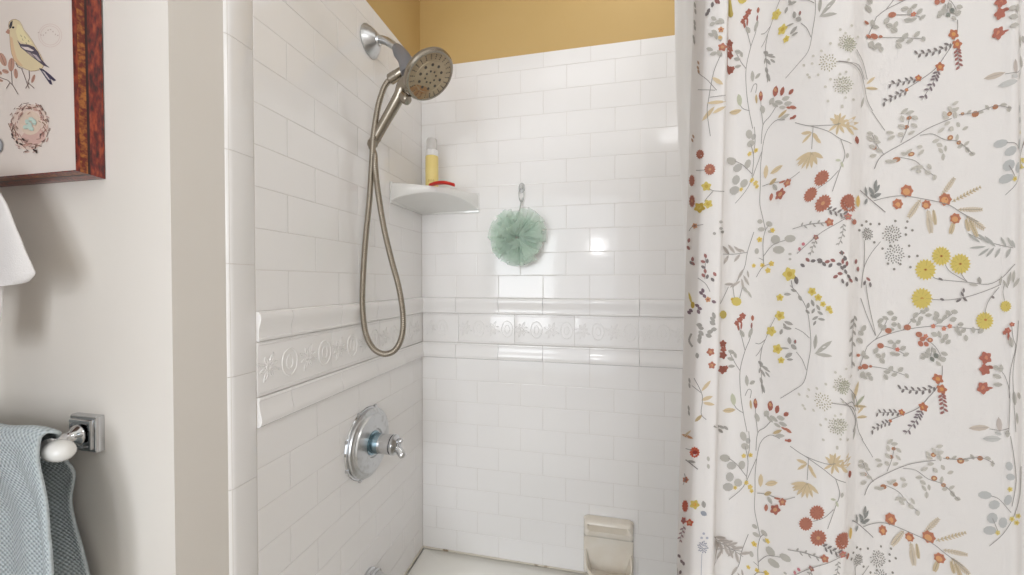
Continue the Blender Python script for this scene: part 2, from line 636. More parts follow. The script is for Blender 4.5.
x0, x1, y0, y1 = XL + .002, XR - .002, YT0, YB - .002
rows = [rrect(x0, x1, y0, y1, .004, 0.002), rrect(x0, x1, y0, y1, .004, ZR - .012), rrect(x0 + .004, x1 - .004, y0 + .004, y1 - .002, .006, ZR - .003), rrect(x0 + .012, x1 - .012, y0 + .012, y1 - .004, .008, ZR),
        rrect(x0 + .075, x1 - .09, y0 + .07, y1 - .062, .14, ZR + .000), rrect(x0 + .088, x1 - .10, y0 + .082, y1 - .075, .14, ZR - .008), rrect(x0 + .098, x1 - .12, y0 + .092, y1 - .085, .13, ZR - .04),
        rrect(x0 + .13, x1 - .22, y0 + .12, y1 - .11, .12, ZR - .26), rrect(x0 + .17, x1 - .27, y0 + .15, y1 - .15, .10, ZR - .31), rrect(x0 + .21, x1 - .31, y0 + .18, y1 - .18, .08, ZR - .32)]
vs = grid(bm, rows, close=True)
bm.faces.new(vs[-1])
bmesh.ops.recalc_face_normals(bm, faces=bm.faces)
obj('tub_body', bm, M_tub, tub, angle=50)
bm = bmesh.new()
lathe(bm, (XL + .235, .88, ZR - .3185), (0, 0, 1), [(.028, 0), (.030, .003), (.020, .005), (.019, .002), (0, .002)], 24)
obj('drain', bm, M_chrome, tub)

# ------------------------------------------------------------------ tub spout
sy = on_x(374, 565, XL + .02).y
zs_ = CZ - .811
sp_ = thing('tub_spout', (XL, sy, zs_), 'chrome tub spout on the end wall at the bottom edge, under the valve', 'spout')
bm = bmesh.new()
pts = catmull([(XL - .001, sy, zs_), (XL + .03, sy, zs_ - .001), (XL + .08, sy, zs_ - .012), (XL + .12, sy, zs_ - .026), (XL + .135, sy, zs_ - .052)], 6)
tube(bm, pts, [.031 - .007 * i / (len(pts) - 1) for i in range(len(pts))], 24)
obj('spout_body', bm, M_chrome_dull, sp_)
bm = bmesh.new()
lathe(bm, (XL, sy, zs_), (1, 0, 0), [(.036, 0), (.036, .006), (.033, .009), (.0335, .016), (.036, .018), (.036, .022), (.031, .024)], 32)
obj('collar', bm, M_chrome, sp_)

# ------------------------------------------------------------------ shower valve
vc = on_x(366.5, 442, XL)
val = thing('shower_valve', vc, 'round chrome shower valve plate with a lever on the end wall', 'shower valve')
vy, vz = vc.y, vc.z
bm = bmesh.new()
lathe(bm, (XL, vy, vz), (1, 0, 0), [(.0925, 0), (.094, .002), (.0925, .005), (.087, .006), (.087, .008)], 64)
for k in range(8):     # small scalloped clips round the rim
    a = k * math.pi / 4 + .4
    bx(bm, XL, XL + .007, vy + .0935 * math.cos(a) - .004, vy + .0935 * math.cos(a) + .004, vz + .0935 * math.sin(a) - .004, vz + .0935 * math.sin(a) + .004, .001, 1)
obj('back_plate', bm, M_chrome, val)
bm = bmesh.new()
lathe(bm, (XL + .006, vy, vz), (1, 0, 0), [(.088, 0), (.0895, .004), (.088, .008), (.083, .0095), (.081, .012), (.0765, .013), (.074, .0165), (.060, .0185), (.040, .0195), (.037, .0195), (.035, .016), (.030, .015)], 64)
obj('face_plate', bm, M_chrome_dull, val)
bm = bmesh.new()
lathe(bm, (XL + .018, vy, vz), (1, 0, 0), [(.029, 0), (.031, .002), (.031, .005), (.026, .006), (.0255, .026)], 40)
obj('bluish_sleeve', bm, M_aqua, val)['label'] = 'bluish reflecting inner sleeve'
bm = bmesh.new()
lathe(bm, (XL + .040, vy, vz), (1, 0, 0), [(.0255, 0), (.0255, .034), (.0265, .035), (.0265, .037), (.0225, .038), (.0225, .039)], 40)
obj('handle_barrel', bm, M_chrome, val)
bm = bmesh.new()
lathe(bm, (XL + .079, vy, vz), (1, 0, 0), [(.0255, 0), (.0262, .003), (.0255, .007), (.020, .011), (.014, .015), (.009, .014), (0, .013)], 40)
hub = obj('handle_hub', bm, M_chrome, val)
bm = bmesh.new()
tube(bm, catmull([(XL + .088, vy, vz - .004), (XL + .102, vy - .004, vz - .016), (XL + .112, vy - .008, vz - .027)], 6), [.0085, .0088, .009, .0092, .0094, .0095, .0097, .0098, .0099, .0097, .009, .007, .003], 14)
for v in bm.verts: pass
tube(bm, catmull([(XL + .087, vy, vz + .006), (XL + .100, vy - .002, vz + .013), (XL + .106, vy - .003, vz + .010)], 5), [.008, .008, .008, .0078, .0075, .0072, .007, .0065, .006, .005, .003], 12)
obj('lever', bm, M_chrome, val)

# ------------------------------------------------------------------ shower head
fl = on_x(369, 41.5, XL)
sh = thing('handheld_shower', fl, 'brushed nickel hand shower on a wall arm with a looping hose', 'shower head')
bm = bmesh.new()
lathe(bm, (XL, fl.y, fl.z), (1, 0, 0), [(.040, 0), (.0415, .003), (.039, .007), (.030, .017), (.020, .025), (.015, .028), (.0135, .033), (.0115, .034)], 48)
obj('wall_flange', bm, M_chrome_dull, sh)
jb = on_y(397, 48.5, fl.y - .010)
bm = bmesh.new()
arm = catmull([(XL + .02, fl.y, fl.z), tuple(on_y(380, 39.5, fl.y - .002)), tuple(on_y(386, 41, fl.y - .005)), tuple(on_y(391.5, 44.2, fl.y - .008)), tuple(jb)], 8)
tube(bm, arm, .0105, 18)
obj('wall_arm', bm, M_chrome_dull, sh)
# hand shower placement
hc = on_y(430, 76.5, .835)                     # centre of the spray face
vr = (hc - Vector((0, 0, CZ))).normalized()     # viewing ray
rt = vr.cross(Vector((0, 0, 1))).normalized()
upv = rt.cross(vr).normalized()
nrm = (rt * .50 - upv * .50 - vr * .66).normalized()
he = on_y(375.5, 138.5, .888)                     # lower end of the handle
# bracket body between arm and head
bb = hc - nrm * .035 + Vector((-.004, 0, .004))
bj = on_y(405.5, 61, .872)
bm = bmesh.new()
tube(bm, catmull([tuple(jb), tuple(jb.lerp(bj, .4)), tuple(bj), tuple(on_y(408, 74, .858))], 4), [.0125, .0135, .015, .0165, .0175, .0175, .018, .018, .0185, .0185, .0185, .018, .016], 16)
bk = obj('bracket', bm, M_bracket, sh)
# hose nut on the bracket
n0 = on_y(405, 70, .868); n1_ = on_y(389.5, 80, .872)
bm = bmesh.new()
ax = (n1_ - n0)
L = ax.length
lathe(bm, n0, ax, [(.0115, 0), (.0125, .002), (.0125, L * .55), (.0132, L * .56), (.0132, L - .003), (.011, L)], 28)
obj('hose_nut', bm, M_nickel, sh)
# spray head
RH = .0655
dn = -nrm
bm = bmesh.new()
lathe(bm, hc, dn, [(RH - .008, -.001), (RH - .003, -.0015), (RH, .002), (RH, .008), (RH - .004, .013), (RH - .014, .020), (RH - .032, .027), (.018, .032), (0, .034)], 64, cap0=False)
head = obj('head_shell', bm, M_nickel, sh)
bm = bmesh.new()
lathe(bm, hc, nrm, [(RH - .0075, 0), (RH - .009, .0005), (.040, .0015), (.0395, .0022), (.0385, .0022), (.038, .0015), (.022, .002), (.0215, .0026), (.0205, .0026), (.020, .002), (0, .0028)], 64, cap0=False)
face = obj('spray_face', bm, M_face, sh)
_, fa, fb = frame_axes(nrm)
bm = bmesh.new()
for k in range(24):
    a = 2 * math.pi * k / 24
    for r_, s_ in ((.0445, .0011), (.049, .0012), (.0535, .0013)):
        c = hc + nrm * .001 + (fa * math.cos(a) + fb * math.sin(a)) * r_
        lathe(bm, c, nrm, [(s_, 0), (s_, .0013), (0, .0018)], 8)
for k in range(10):
    a = 2 * math.pi * (k + .5) / 10
    c = hc + nrm * .0012 + (fa * math.cos(a) + fb * math.sin(a)) * .030
    lathe(bm, c, nrm, [(.0036, 0), (.0036, .0012), (.0015, .0016), (0, .0009)], 12)
for k in range(8):
    a = 2 * math.pi * k / 8
    c = hc + nrm * .0016 + (fa * math.cos(a) + fb * math.sin(a)) * .0145
    lathe(bm, c, nrm, [(.0026, 0), (.0026, .0012), (0, .0016)], 10)
obj('nozzles', bm, M_nozzle, face)
# rust stain patch printed on the lower face
bm = bmesh.new()
ldir = (he - hc); ldir = (ldir - nrm * ldir.dot(nrm)).normalized(); lper = nrm.cross(ldir)
ctr = hc + nrm * .0019 + ldir * .042
vs_ = [bm.verts.new(ctr + ldir * (.016 * math.cos(t) * (1 + .15 * math.sin(3 * t))) + lper * (.030 * math.sin(t) * (1 + .12 * math.cos(5 * t)))) for t in np.linspace(0, 2 * math.pi, 28)[:-1]]
bm.faces.new(vs_)
obj('rust_stain', bm, M_rust, face, smooth=False)
# handle: from behind the face down to the wall side
hd = catmull([tuple(hc - nrm * .022), tuple(on_y(405.5, 84, .862)), tuple(on_y(399, 97, .868)), tuple(on_y(390, 113, .876)), tuple(on_y(382, 127, .883)), tuple(he)], 7)
bm = bmesh.new()
nh = len(hd)
rad = []
for i in range(nh):
    t = i / (nh - 1)
    rad.append(.020 - .006 * min(t / .35, 1) - .001 * max(0, (t - .5)) * 2 + .0006 * math.sin(t * 6))
tube(bm, hd, rad, 24)
hnd = obj('handle', bm, M_nickel, sh)
dh = (hd[-1] - hd[-2]).normalized()
bm = bmesh.new()
lathe(bm, hd[-1] - dh * .004, dh, [(.0125, 0), (.0142, .0005), (.0142, .003), (.0128, .004), (.0122, .016), (.0135, .0165), (.0135, .019), (.012, .026), (.0095, .030)], 28)
obj('end_nut', bm, M_nickel, hnd)
# mode button on the side of the neck
bc = on_y(407, 100, .838)
bn = (rt * .55 - upv * .35 - vr * .6).normalized()
bm = bmesh.new()
lathe(bm, bc - bn * .010, bn, [(.010, -.010), (.0125, .002), (.0125, .010), (.0105, .014), (0, .016)], 26)
obj('mode_button', bm, M_nickel, hnd)
# hose: one strand from the nut, down, round the loop and up to the handle
hp = [n1_, on_y(384, 88, .875), on_y(378.5, 105, .876), on_y(375, 125, .878), on_y(373, 145, .876), on_y(371.5, 170, .872), on_y(369.5, 200, .868),
      on_y(366, 235, .864), on_y(363.5, 270, .860), on_y(362.5, 305, .858), on_y(365.5, 332, .857), on_y(373, 348, .857), on_y(384, 354, .858),
      on_y(395, 350, .860), on_y(402, 336, .862), on_y(403, 315, .862), on_y(399, 288, .862), on_y(391, 258, .864), on_y(384, 228, .866), on_y(378.5, 195, .868), on_y(375.5, 170, .866),
      on_y(374.5, 155, .878), hd[-1] + dh * .024]
path = catmull([tuple(p) for p in hp], 30)
# resample evenly
acc = [0]
for i in range(1, len(path)): acc.append(acc[-1] + (path[i] - path[i - 1]).length)
step = .00125
res = []
k = 0
n = int(acc[-1] / step)
for i in range(n):
    s = i * step
    while acc[k + 1] < s: k += 1
    t = (s - acc[k]) / max(1e-9, acc[k + 1] - acc[k])
    res.append(path[k].lerp(path[k + 1], t))
bm = bmesh.new()
tube(bm, res, [.0078 if (i % 4) in (0, 1) else .0066 for i in range(len(res))], 12)
obj('hose', bm, M_nickel, sh, angle=60)

# ------------------------------------------------------------------ corner shelf
zb = CZ + .234
zt = CZ + .296
shelf = thing('corner_shelf', (XL, YB, zb), 'white ceramic corner shelf in the tiled corner', 'shelf')
LEG = .212


def plan(leg, bow, n=22):
    """outline from the end-wall tip to the back-wall tip."""
    A = Vector((XL + .001, YB - leg, 0)); B = Vector((XL + leg, YB - .001, 0))
    mid = (A + B) / 2
    out = (Vector((1, -1, 0))).normalized()
    return [A.lerp(B, i / n) + out * bow * math.sin(math.pi * i / n) ** .8 for i in range(n + 1)]


bm = bmesh.new()
C0 = Vector((XL + .001, YB - .001, 0))


def zat(pts, z): return [Vector((p.x, p.y, z)) for p in pts]




def under(leg, bow, f):
    P_ = plan(leg, bow)
    n_ = len(P_) - 1
    return [Vector((p.x, p.y, zb + .003 + f * (.004 + .034 * math.sin(math.pi * i / n_) ** .8))) for i, p in enumerate(P_)]


rows = [[Vector((C0.x + .002 * (i / 22), C0.y - .002 * (1 - i / 22), zb + .001)) for i in range(23)], under(.07, .008, .30), under(.14, .020, .65), under(LEG - .008, .032, .97), under(LEG - .002, .0355, 1.06), under(LEG, .036, 1.2),
        zat(plan(LEG, .036), zt - .006), zat(plan(LEG - .002, .035), zt - .0015), zat(plan(LEG - .006, .032), zt), zat(plan(LEG - .012, .028), zt - .003), zat(plan(LEG - .022, .022), zt - .010), [Vector((C0.x + .002 * (i / 22), C0.y - .002 * (1 - i / 22), zt - .010)) for i in range(23)]]
vs = grid(bm, rows)
bmesh.ops.recalc_face_normals(bm, faces=bm.faces)
obj('shelf_body', bm, M_ceramic, shelf, angle=32)
# mounting flanges against each wall
bm = bmesh.new()
bx(bm, XL + .0002, XL + .006, YB - LEG - .001, YB - .001, zb + .001, zt + .003, .0025, 3)
bx(bm, XL + .001, XL + LEG + .001, YB - .006, YB - .0002, zb + .001, zt + .006, .0025, 3)
obj('wall_flange', bm, M_ceramic, shelf, angle=50)
STOP = zt - .010

# ------------------------------------------------------------------ bottle on the shelf
bp_ = on_y(432, 187, 1.150)
bxx, byy = bp_.x, 1.150
bot = thing('toiletry_bottle', (bxx, byy, STOP + .0005), 'pale yellow pump bottle with a white cap standing on the corner shelf', 'bottle')
zt_y = on_y(430.5, 156.5, byy).z
zt_c = on_y(430.5, 139, byy).z
hb = zt_y - STOP
bm = bmesh.new()
lathe(bm, (bxx, byy, STOP + .0006), (0, 0, 1), [(.0185, 0), (.0205, .002), (.021, .006), (.021, hb - .006), (.0195, hb - .001), (.015, hb)], 40)
bd = obj('bottle_body', bm, M_bottle, bot)
bm = bmesh.new()
lathe(bm, (bxx, byy, zt_y - .001), (0, 0, 1), [(.0195, 0), (.0205, .001), (.0205, .018), (.017, .021), (.010, .022)], 36)
obj('cap', bm, M_cap, bot)
bm = bmesh.new()
hc2 = zt_c - zt_y
lathe(bm, (bxx, byy, zt_y + .019), (0, 0, 1), [(.0175, 0), (.0172, hc2 - .024), (.015, hc2 - .020), (.009, hc2 - .018), (0, hc2 - .018)], 32)
obj('clear_overcap', bm, M_clear, bot)['label'] = 'translucent pale overcap'
# a few lines of label print (illegible small letters, as in the photo)
bm = bmesh.new()
toc = math.atan2(-byy, -bxx)


def bottle_pt(du, z, r=.0213):
    a = toc + du / .021
    return Vector((bxx + r * math.cos(a), byy + r * math.sin(a), z))


for row, (zz, n) in enumerate(((STOP + .040, 3), (STOP + .026, 3))):
    for i in range(n):
        u = -.012 + i * .0075
        for s in ([(0, .5), (0, -.5)], [(0, .5), (.5, .45), (.5, 0), (0, -.05)]) if (i + row) % 2 == 0 else ([(.25, .5), (.5, .1), (.25, -.3), (0, .1), (.25, .5)],):
            tube(bm, [bottle_pt(u + a * .008, zz + b_ * .009) for a, b_ in s], .0005, 5)
obj('label_lettering', bm, M_ink, bd)

# red plastic piece lying on the rim
bm = bmesh.new()
pts = [on_y(427.5, 186, 1.085), on_y(434, 184.6, 1.075), on_y(443, 185.8, 1.068), on_y(450, 188, 1.065), on_y(453.5, 189.6, 1.063)]
zq = zt + .0025
pts = [Vector((p.x, p.y, zq)) for p in pts]
dxs = [0, .0, .0, .0, .0]
P_ = []
ca = on_y(429, 186, 1.075); cb = on_y(454, 189, 1.075)
base = Vector((ca.x, 1.075, zq)); endp = Vector((cb.x, 1.075, zq))
cpts = catmull([tuple(base + Vector((0, .006, .000))), tuple(base.lerp(endp, .3) + Vector((0, -.006, .0015))), tuple(base.lerp(endp, .7) + Vector((0, -.010, .0005))), tuple(endp + Vector((0, .004, -.004)))], 8)
rows = []
for i, p in enumerate(cpts):
    t = i / (len(cpts) - 1)
    w = .011 * (math.sin(math.pi * (0.1 + .82 * t)) ** .5)
    hgt = .0052
    rows.append([p + Vector((0, w * math.cos(a), hgt * math.sin(a))) for a in np.linspace(0, 2 * math.pi, 13)[:-1]])
vs = grid(bm, rows, close=True)
bm.faces.new(vs[0]); bm.faces.new(vs[-1])
bmesh.ops.recalc_face_normals(bm, faces=bm.faces)
rp = obj('plastic_piece', bm, M_red, origin=tuple(base))
tag(rp, 'small curved red plastic piece lying on the corner shelf in front of the bottle', 'toiletry')

# ------------------------------------------------------------------ bath pouf and hook
pc = on_y(517.5, 236.5, 1.165)
hk = on_y(522, 188, YB)
hook = thing('wall_hook', (hk.x, YB, hk.z), 'tiny clear adhesive hook on the back wall tiles above the pouf', 'hook')
bm = bmesh.new()
lathe(bm, (hk.x, YB - .001, hk.z), (0, -1, 0), [(.011, 0), (.011, .0025), (.009, .0035), (0, .0035)], 24, sy=1.5)
obj('adhesive_pad', bm, M_hook, hook)
bm = bmesh.new()
tube(bm, catmull([(hk.x, YB - .003, hk.z - .002), (hk.x, YB - .014, hk.z - .006), (hk.x, YB - .018, hk.z + .000), (hk.x, YB - .018, hk.z + .008)], 5), .0022, 10)
obj('hook_prong', bm, M_hook, hook)
pf = thing('bath_pouf', pc, 'mint green mesh bath pouf hanging on the back wall', 'bath pouf')
bm = bmesh.new()
R_ = .086
r2 = random.Random(5)
for i in range(60):
    # direction on the sphere
    zz = r2.uniform(-1, 1); th = r2.uniform(0, 2 * math.pi)
    d = Vector((math.sqrt(1 - zz * zz) * math.cos(th), math.sqrt(1 - zz * zz) * math.sin(th) * .60, zz))
    d.normalize()
    t = d.orthogonal().normalized()
    t = (Matrix.Rotation(r2.uniform(0, 6.28), 3, d) @ t)
    bnm = d.cross(t)
    span = r2.uniform(.45, .8)
    ph = r2.uniform(0, 6.28); fr = r2.uniform(7, 13)
    rmax = R_ * r2.uniform(.70, 1.14)
    rows = []
    for a_ in range(23):
        a = (a_ / 22 - .5) * 2 * span
        row = []
        for j in range(6):
            rr = .12 + .88 * j / 5
            dirv = (d * math.cos(a * rr ** .3) + t * math.sin(a * rr ** .3))
            wv = math.sin(fr * a + ph) * .19 * rr ** 1.6 + math.sin(2.1 * fr * a + ph) * .06 * rr
            lip = .10 * (rr ** 6) * math.sin(ph + a * 3)
            p = dirv * (rmax * rr) + bnm * (R_ * (wv + lip))
            p.y *= .62
            row.append(pc + p)
        rows.append(row)
    grid(bm, rows)
po = obj('netting', bm, M_pouf, pf, angle=180)
bm = bmesh.new()
lp = []
for i in range(25):
    t = i / 24
    lp.append((hk.x + .009 * math.sin(2 * math.pi * t) * (1 if t < .5 else .9) - .004 * (t > .0) * 0, YB - .013 - (YB - .013 - pc.y) * 0.5 * (1 - math.cos(2 * math.pi * t)) * -0.0 - .010 * (1 - abs(2 * t - 1)) * 0, hk.z - .024 + .026 * math.cos(2 * math.pi * t)))
tube(bm, lp, .0011, 6)
tube(bm, [(hk.x, YB - .013, hk.z - .048), tuple(pc + Vector((0, .0, R_ * .55)))], .0022, 8)
tube(bm, [(hk.x, YB - .014, hk.z - .050), (hk.x - .007, YB - .018, hk.z - .034)], [.0020, .0008], 6)
tube(bm, [(hk.x, YB - .014, hk.z - .050), (hk.x + .006, YB - .018, hk.z - .035)], [.0020, .0008], 6)
obj('hanging_cord', bm, M_cord, pf)

# ------------------------------------------------------------------ soap dish
s0 = on_y(584, 518, YB - .02); s1 = on_y(632, 526, YB - .02)
sx0, sx1, sz1 = s0.x - .001, s1.x + .006, s0.z
sz0 = sz1 - .180
sd = thing('soap_dish', ((sx0 + sx1) / 2, YB, sz0), 'cream ceramic soap dish with a grip bar, fixed low on the back wall', 'soap dish')
bm = bmesh.new()
bx(bm, sx0, sx1, YB - .014, YB - .0003, sz0, sz1, .006, 3)
obj('back_plate', bm, M_cream_ceramic, sd, angle=50)
# upper grip block: outline extruded with a slot scooped along it
bm = bmesh.new()
nu = 28
rows = []
sec = []   # (depth from wall, z offset from top)
for i in range(nu + 1):
    t = i / nu
    x = sx0 + .001 + (sx1 - sx0 - .002) * t
    e = min(1.0, min(t, 1 - t) / .10)
    e = math.sqrt(max(0, 1 - (1 - e) ** 2))
    sl = 1.0 if .10 < t < .90 else 0.0
    sl = min(1, max(0, (min(t, 1 - t) - .07) / .05))
    top = sz1 + .002 - .010 * (1 - e)
    D = .010 + .026 * (.35 + .65 * e)
    prof = [(.002, top), (D - .008, top), (D - .002, top - .004), (D, top - .010), (D - .016 * sl, top - .017), (D - .020 * sl, top - .022), (D - .010 * sl, top - .027), (D + .001, top - .030), (D, top - .040), (D - .006, top - .052), (.016, top - .056), (.012, top - .058)]
    rows.append([Vector((x, YB - dd, z)) for dd, z in prof])
vs = grid(bm, rows)
bm.faces.new(vs[0]); bm.faces.new(vs[-1])
bmesh.ops.recalc_face_normals(bm, faces=bm.faces)
obj('grip_bar', bm, M_cream_ceramic, sd, angle=60)
# projecting tray: scooped bowl
bm = bmesh.new()
rows = []
for i in range(25):
    t = i / 24
    a = math.pi * t
    ox = (sx0 + sx1) / 2 - math.copysign(abs(math.cos(a)) ** .45, math.cos(a)) * (sx1 - sx0) / 2 * .93
    dep = .012 + .062 * math.sin(a) ** .45
    zr = sz1 - .140 + .040 * (1 - math.sin(a) ** .6)
    cx = (sx0 + sx1) / 2
    row = []
    for (f, dz) in ((.30, -.036), (.80, -.034), (.96, -.024), (1.0, -.004), (.985, 0), (.94, -.001), (.90, -.012), (.72, -.023), (.30, -.026), (0.02, -.026)):
        row.append(Vector((cx + (ox - cx) * (f if f > .3 else f), YB - .010 - (dep - .010) * f, (zr if f >= .9 else sz1 - .140) + dz)))
    rows.append(row)
grid(bm, rows)
bmesh.ops.recalc_face_normals(bm, faces=bm.faces)
obj('tray', bm, M_cream_ceramic, sd, angle=60)

# ------------------------------------------------------------------ framed print
YFR = YF - .031
YPR = YF - .021
ci = on_y(75.5, 169.5, YFR)      # inner lower right corner of the frame
fx, fz = ci.x, ci.z
FX0, FZ1 = fx - .27, fz + .36
pic = thing('framed_print', ((fx + FX0) / 2, YF, fz), 'framed goldfinch and nest print in a red and gold frame', 'picture')
prof = [(0.0, YPR - .001), (.000, YFR + .0035), (.0012, YFR), (.0040, YFR + .0005), (.0052, YFR + .0040), (.0066, YFR + .0065), (.0070, YFR + .012), (.0088, YFR + .0145), (.0094, YFR + .0190), (.0112, YFR + .0215), (.0126, YFR + .026), (.0126, YF - .0005)]
bands = [2, 2, 0, 0, 1, 1, 2, 0, 0, 0, 0]


def moulding(corner0, corner1):
    """mitred length between two inner corners; offsets go outward."""
    bm = bmesh.new()
    (xa, za, oxa, oza), (xb, zb_, oxb, ozb) = corner0, corner1
    n = 2
    A = [bm.verts.new((xa + oxa * w * .45, y, za + oza * w * .45)) for w, y in prof]
    B = [bm.verts.new((xb + oxb * w * .45, y, zb_ + ozb * w * .45)) for w, y in prof]
    for i in range(len(prof) - 1):
        f = bm.faces.new((A[i], A[i + 1], B[i + 1], B[i]))
        f.material_index = bands[i]
    bmesh.ops.recalc_face_normals(bm, faces=bm.faces)
    return bm


cs = [(fx, fz, 1, -1), (fx, FZ1, 1, 1), (FX0, FZ1, -1, 1), (FX0, fz, -1, -1)]
for i in range(4):
    obj('frame_moulding', moulding(cs[i], cs[(i + 1) % 4]), [M_frame, M_gilt, M_darkwood], pic, angle=30)


def flat_print(name, base_rect, shapes, plane_y, bg, m, parent):
    """shapes: list of (polygon in photo pixels, colour); later ones lie on top."""
    bm = bmesh.new()
    cl = bm.loops.layers.float_color.new('ink')

    def face(co, c):
        if len(co) < 3: return
        f = bm.faces.new([bm.verts.new(p) for p in co])
        f.normal_update()
        if f.normal.y > 0: f.normal_flip()
        for l in f.loops: l[cl] = (*lin(c), 1)
    x0, x1, z0, z1 = base_rect
    face([Vector((x0, plane_y, z0)), Vector((x1, plane_y, z0)), Vector((x1, plane_y, z1)), Vector((x0, plane_y, z1))], bg)
    for k, (poly, c) in enumerate(shapes):
        yy = plane_y - .00012 - .0000025 * k
        face([on_y(px, py, plane_y) + Vector((0, yy - plane_y, 0)) for px, py in poly], c)
    return obj(name, bm, m, parent, smooth=False)


def ell(cx, cy, rx, ry, ang=0, n=14):
    a = math.radians(ang)
    return [(cx + rx * math.cos(t) * math.cos(a) - ry * math.sin(t) * math.sin(a), cy + rx * math.cos(t) * math.sin(a) + ry * math.sin(t) * math.cos(a)) for t in np.linspace(0, 2 * math.pi, n + 1)[:-1]]


def stroke(pts, w):
    """thin ribbon polygons along a polyline (returned as quads)."""
    out = []
    for i in range(len(pts) - 1):
        (xa, ya), (xb, yb) = pts[i], pts[i + 1]
        L = math.hypot(xb - xa, yb - ya) or 1
        nx, ny = -(yb - ya) / L * w / 2, (xb - xa) / L * w / 2
        out.append([(xa + nx, ya + ny), (xb + nx, yb + ny), (xb - nx, yb - ny), (xa - nx, ya - ny)])
    return out


BD = []
S1 = 6.764


def b1(pts): return [(x / S1, y / S1) for x, y in pts]


# faint stamp
for r_ in (11.5, 9.5):
    for q in stroke([(51.5 + r_ * 1.0 * math.cos(t), 36 + r_ * 1.0 * math.sin(t)) for t in np.linspace(0, 6.28, 24)], .5): BD.append((q, (222, 202, 194)))
for k in range(9): BD.append((ell(40 + k * 2.4, 33 + 3 * math.sin(k), .9, .6, k * 40, 7), (205, 186, 178)))
# leaves to the left of the bird
for (x, y, l, w, a) in ((28, 405, 48, 22, 68), (85, 440, 46, 22, 95), (115, 500, 34, 14, 85), (232, 535, 30, 11, 110), (45, 485, 24, 14, 20), (12, 495, 14, 10, 60), (10, 545, 20, 9, 20)):
    BD.append((ell(x / S1, y / S1, l / S1, w / S1, a), (196, 152, 134)))
    BD += [(q, (140, 100, 88)) for q in stroke(b1([(x - l * .9 * math.cos(math.radians(a)), y - l * .9 * math.sin(math.radians(a))), (x + l * .9 * math.cos(math.radians(a)), y + l * .9 * math.sin(math.radians(a)))]), .5)]
for ln in ([(-10, 520), (60, 545), (95, 580), (130, 640)], [(85, 480), (90, 575)], [(115, 430), (130, 455), (165, 470)], [(50, 600), (75, 560)]):
    BD += [(q, (120, 96, 88)) for q in stroke(b1(ln), .7)]
# legs
for ln in ([(155, 470), (175, 520), (195, 580), (205, 600)], [(205, 480), (208, 530), (195, 560), (240, 600)], [(205, 560), (180, 600)]):
    BD += [(q, (132, 110, 104)) for q in stroke(b1(ln), .8)]
# body
body = [(75, 215), (70, 180), (75, 155), (95, 140), (120, 137), (145, 150), (160, 175), (172, 205), (200, 240), (228, 280), (250, 320), (280, 370), (298, 410), (300, 450), (285, 470), (245, 480), (215, 482), (175, 465), (135, 445), (105, 410), (88, 360), (80, 300), (78, 250)]
out = []
cx = sum(p[0] for p in body) / len(body); cy = sum(p[1] for p in body) / len(body)
BD.append((b1([(cx + (x - cx) * 1.03, cy + (y - cy) * 1.02) for x, y in body]), (172, 140, 110)))
BD.append((b1(body), (226, 208, 170)))
BD.append((b1([(78, 250), (95, 260), (105, 330), (125, 400), (165, 450), (135, 445), (105, 410), (88, 360), (80, 300)]), (224, 190, 152)))
BD.append((b1([(130, 165), (155, 180), (180, 230), (230, 300), (180, 300), (135, 275), (118, 220)]), (236, 222, 178)))
# cap, eye, beak
BD.append((b1([(98, 142), (82, 155), (72, 180), (76, 200), (88, 192), (95, 170)]), (60, 56, 66)))
BD.append((ell(100 / S1, 190 / S1, 1.3, 1.1), (44, 40, 46)))
BD.append((b1([(48, 222), (64, 200), (78, 210), (76, 236), (62, 232)]), (190, 140, 120)))
# wing
BD.append((b1([(126, 275), (150, 300), (200, 305), (240, 320), (268, 355), (290, 405), (320, 440), (345, 462), (300, 445), (262, 415), (222, 385), (180, 350), (150, 325)]), (92, 82, 96)))
BD.append((b1([(152, 318), (200, 322), (240, 345), (225, 350), (180, 338)]), (228, 214, 208)))
BD.append((b1([(225, 365), (255, 375), (290, 420), (268, 412)]), (196, 184, 186)))
BD.append((b1([(188, 350), (215, 358), (245, 395), (215, 378)]), (168, 150, 150)))
# tail
BD.append((b1([(272, 462), (300, 470), (345, 505), (388, 545), (372, 552), (350, 535), (362, 575), (345, 572), (310, 520)]), (74, 66, 88)))
BD.append((b1([(290, 478), (310, 490), (350, 545), (335, 540)]), (206, 196, 196)))
for (x, y) in ((150, 240), (175, 250), (160, 265), (185, 290), (200, 275)):
    BD += [(q, (150, 136, 110)) for q in stroke(b1([(x, y), (x + 8, y + 14)]), .5)]
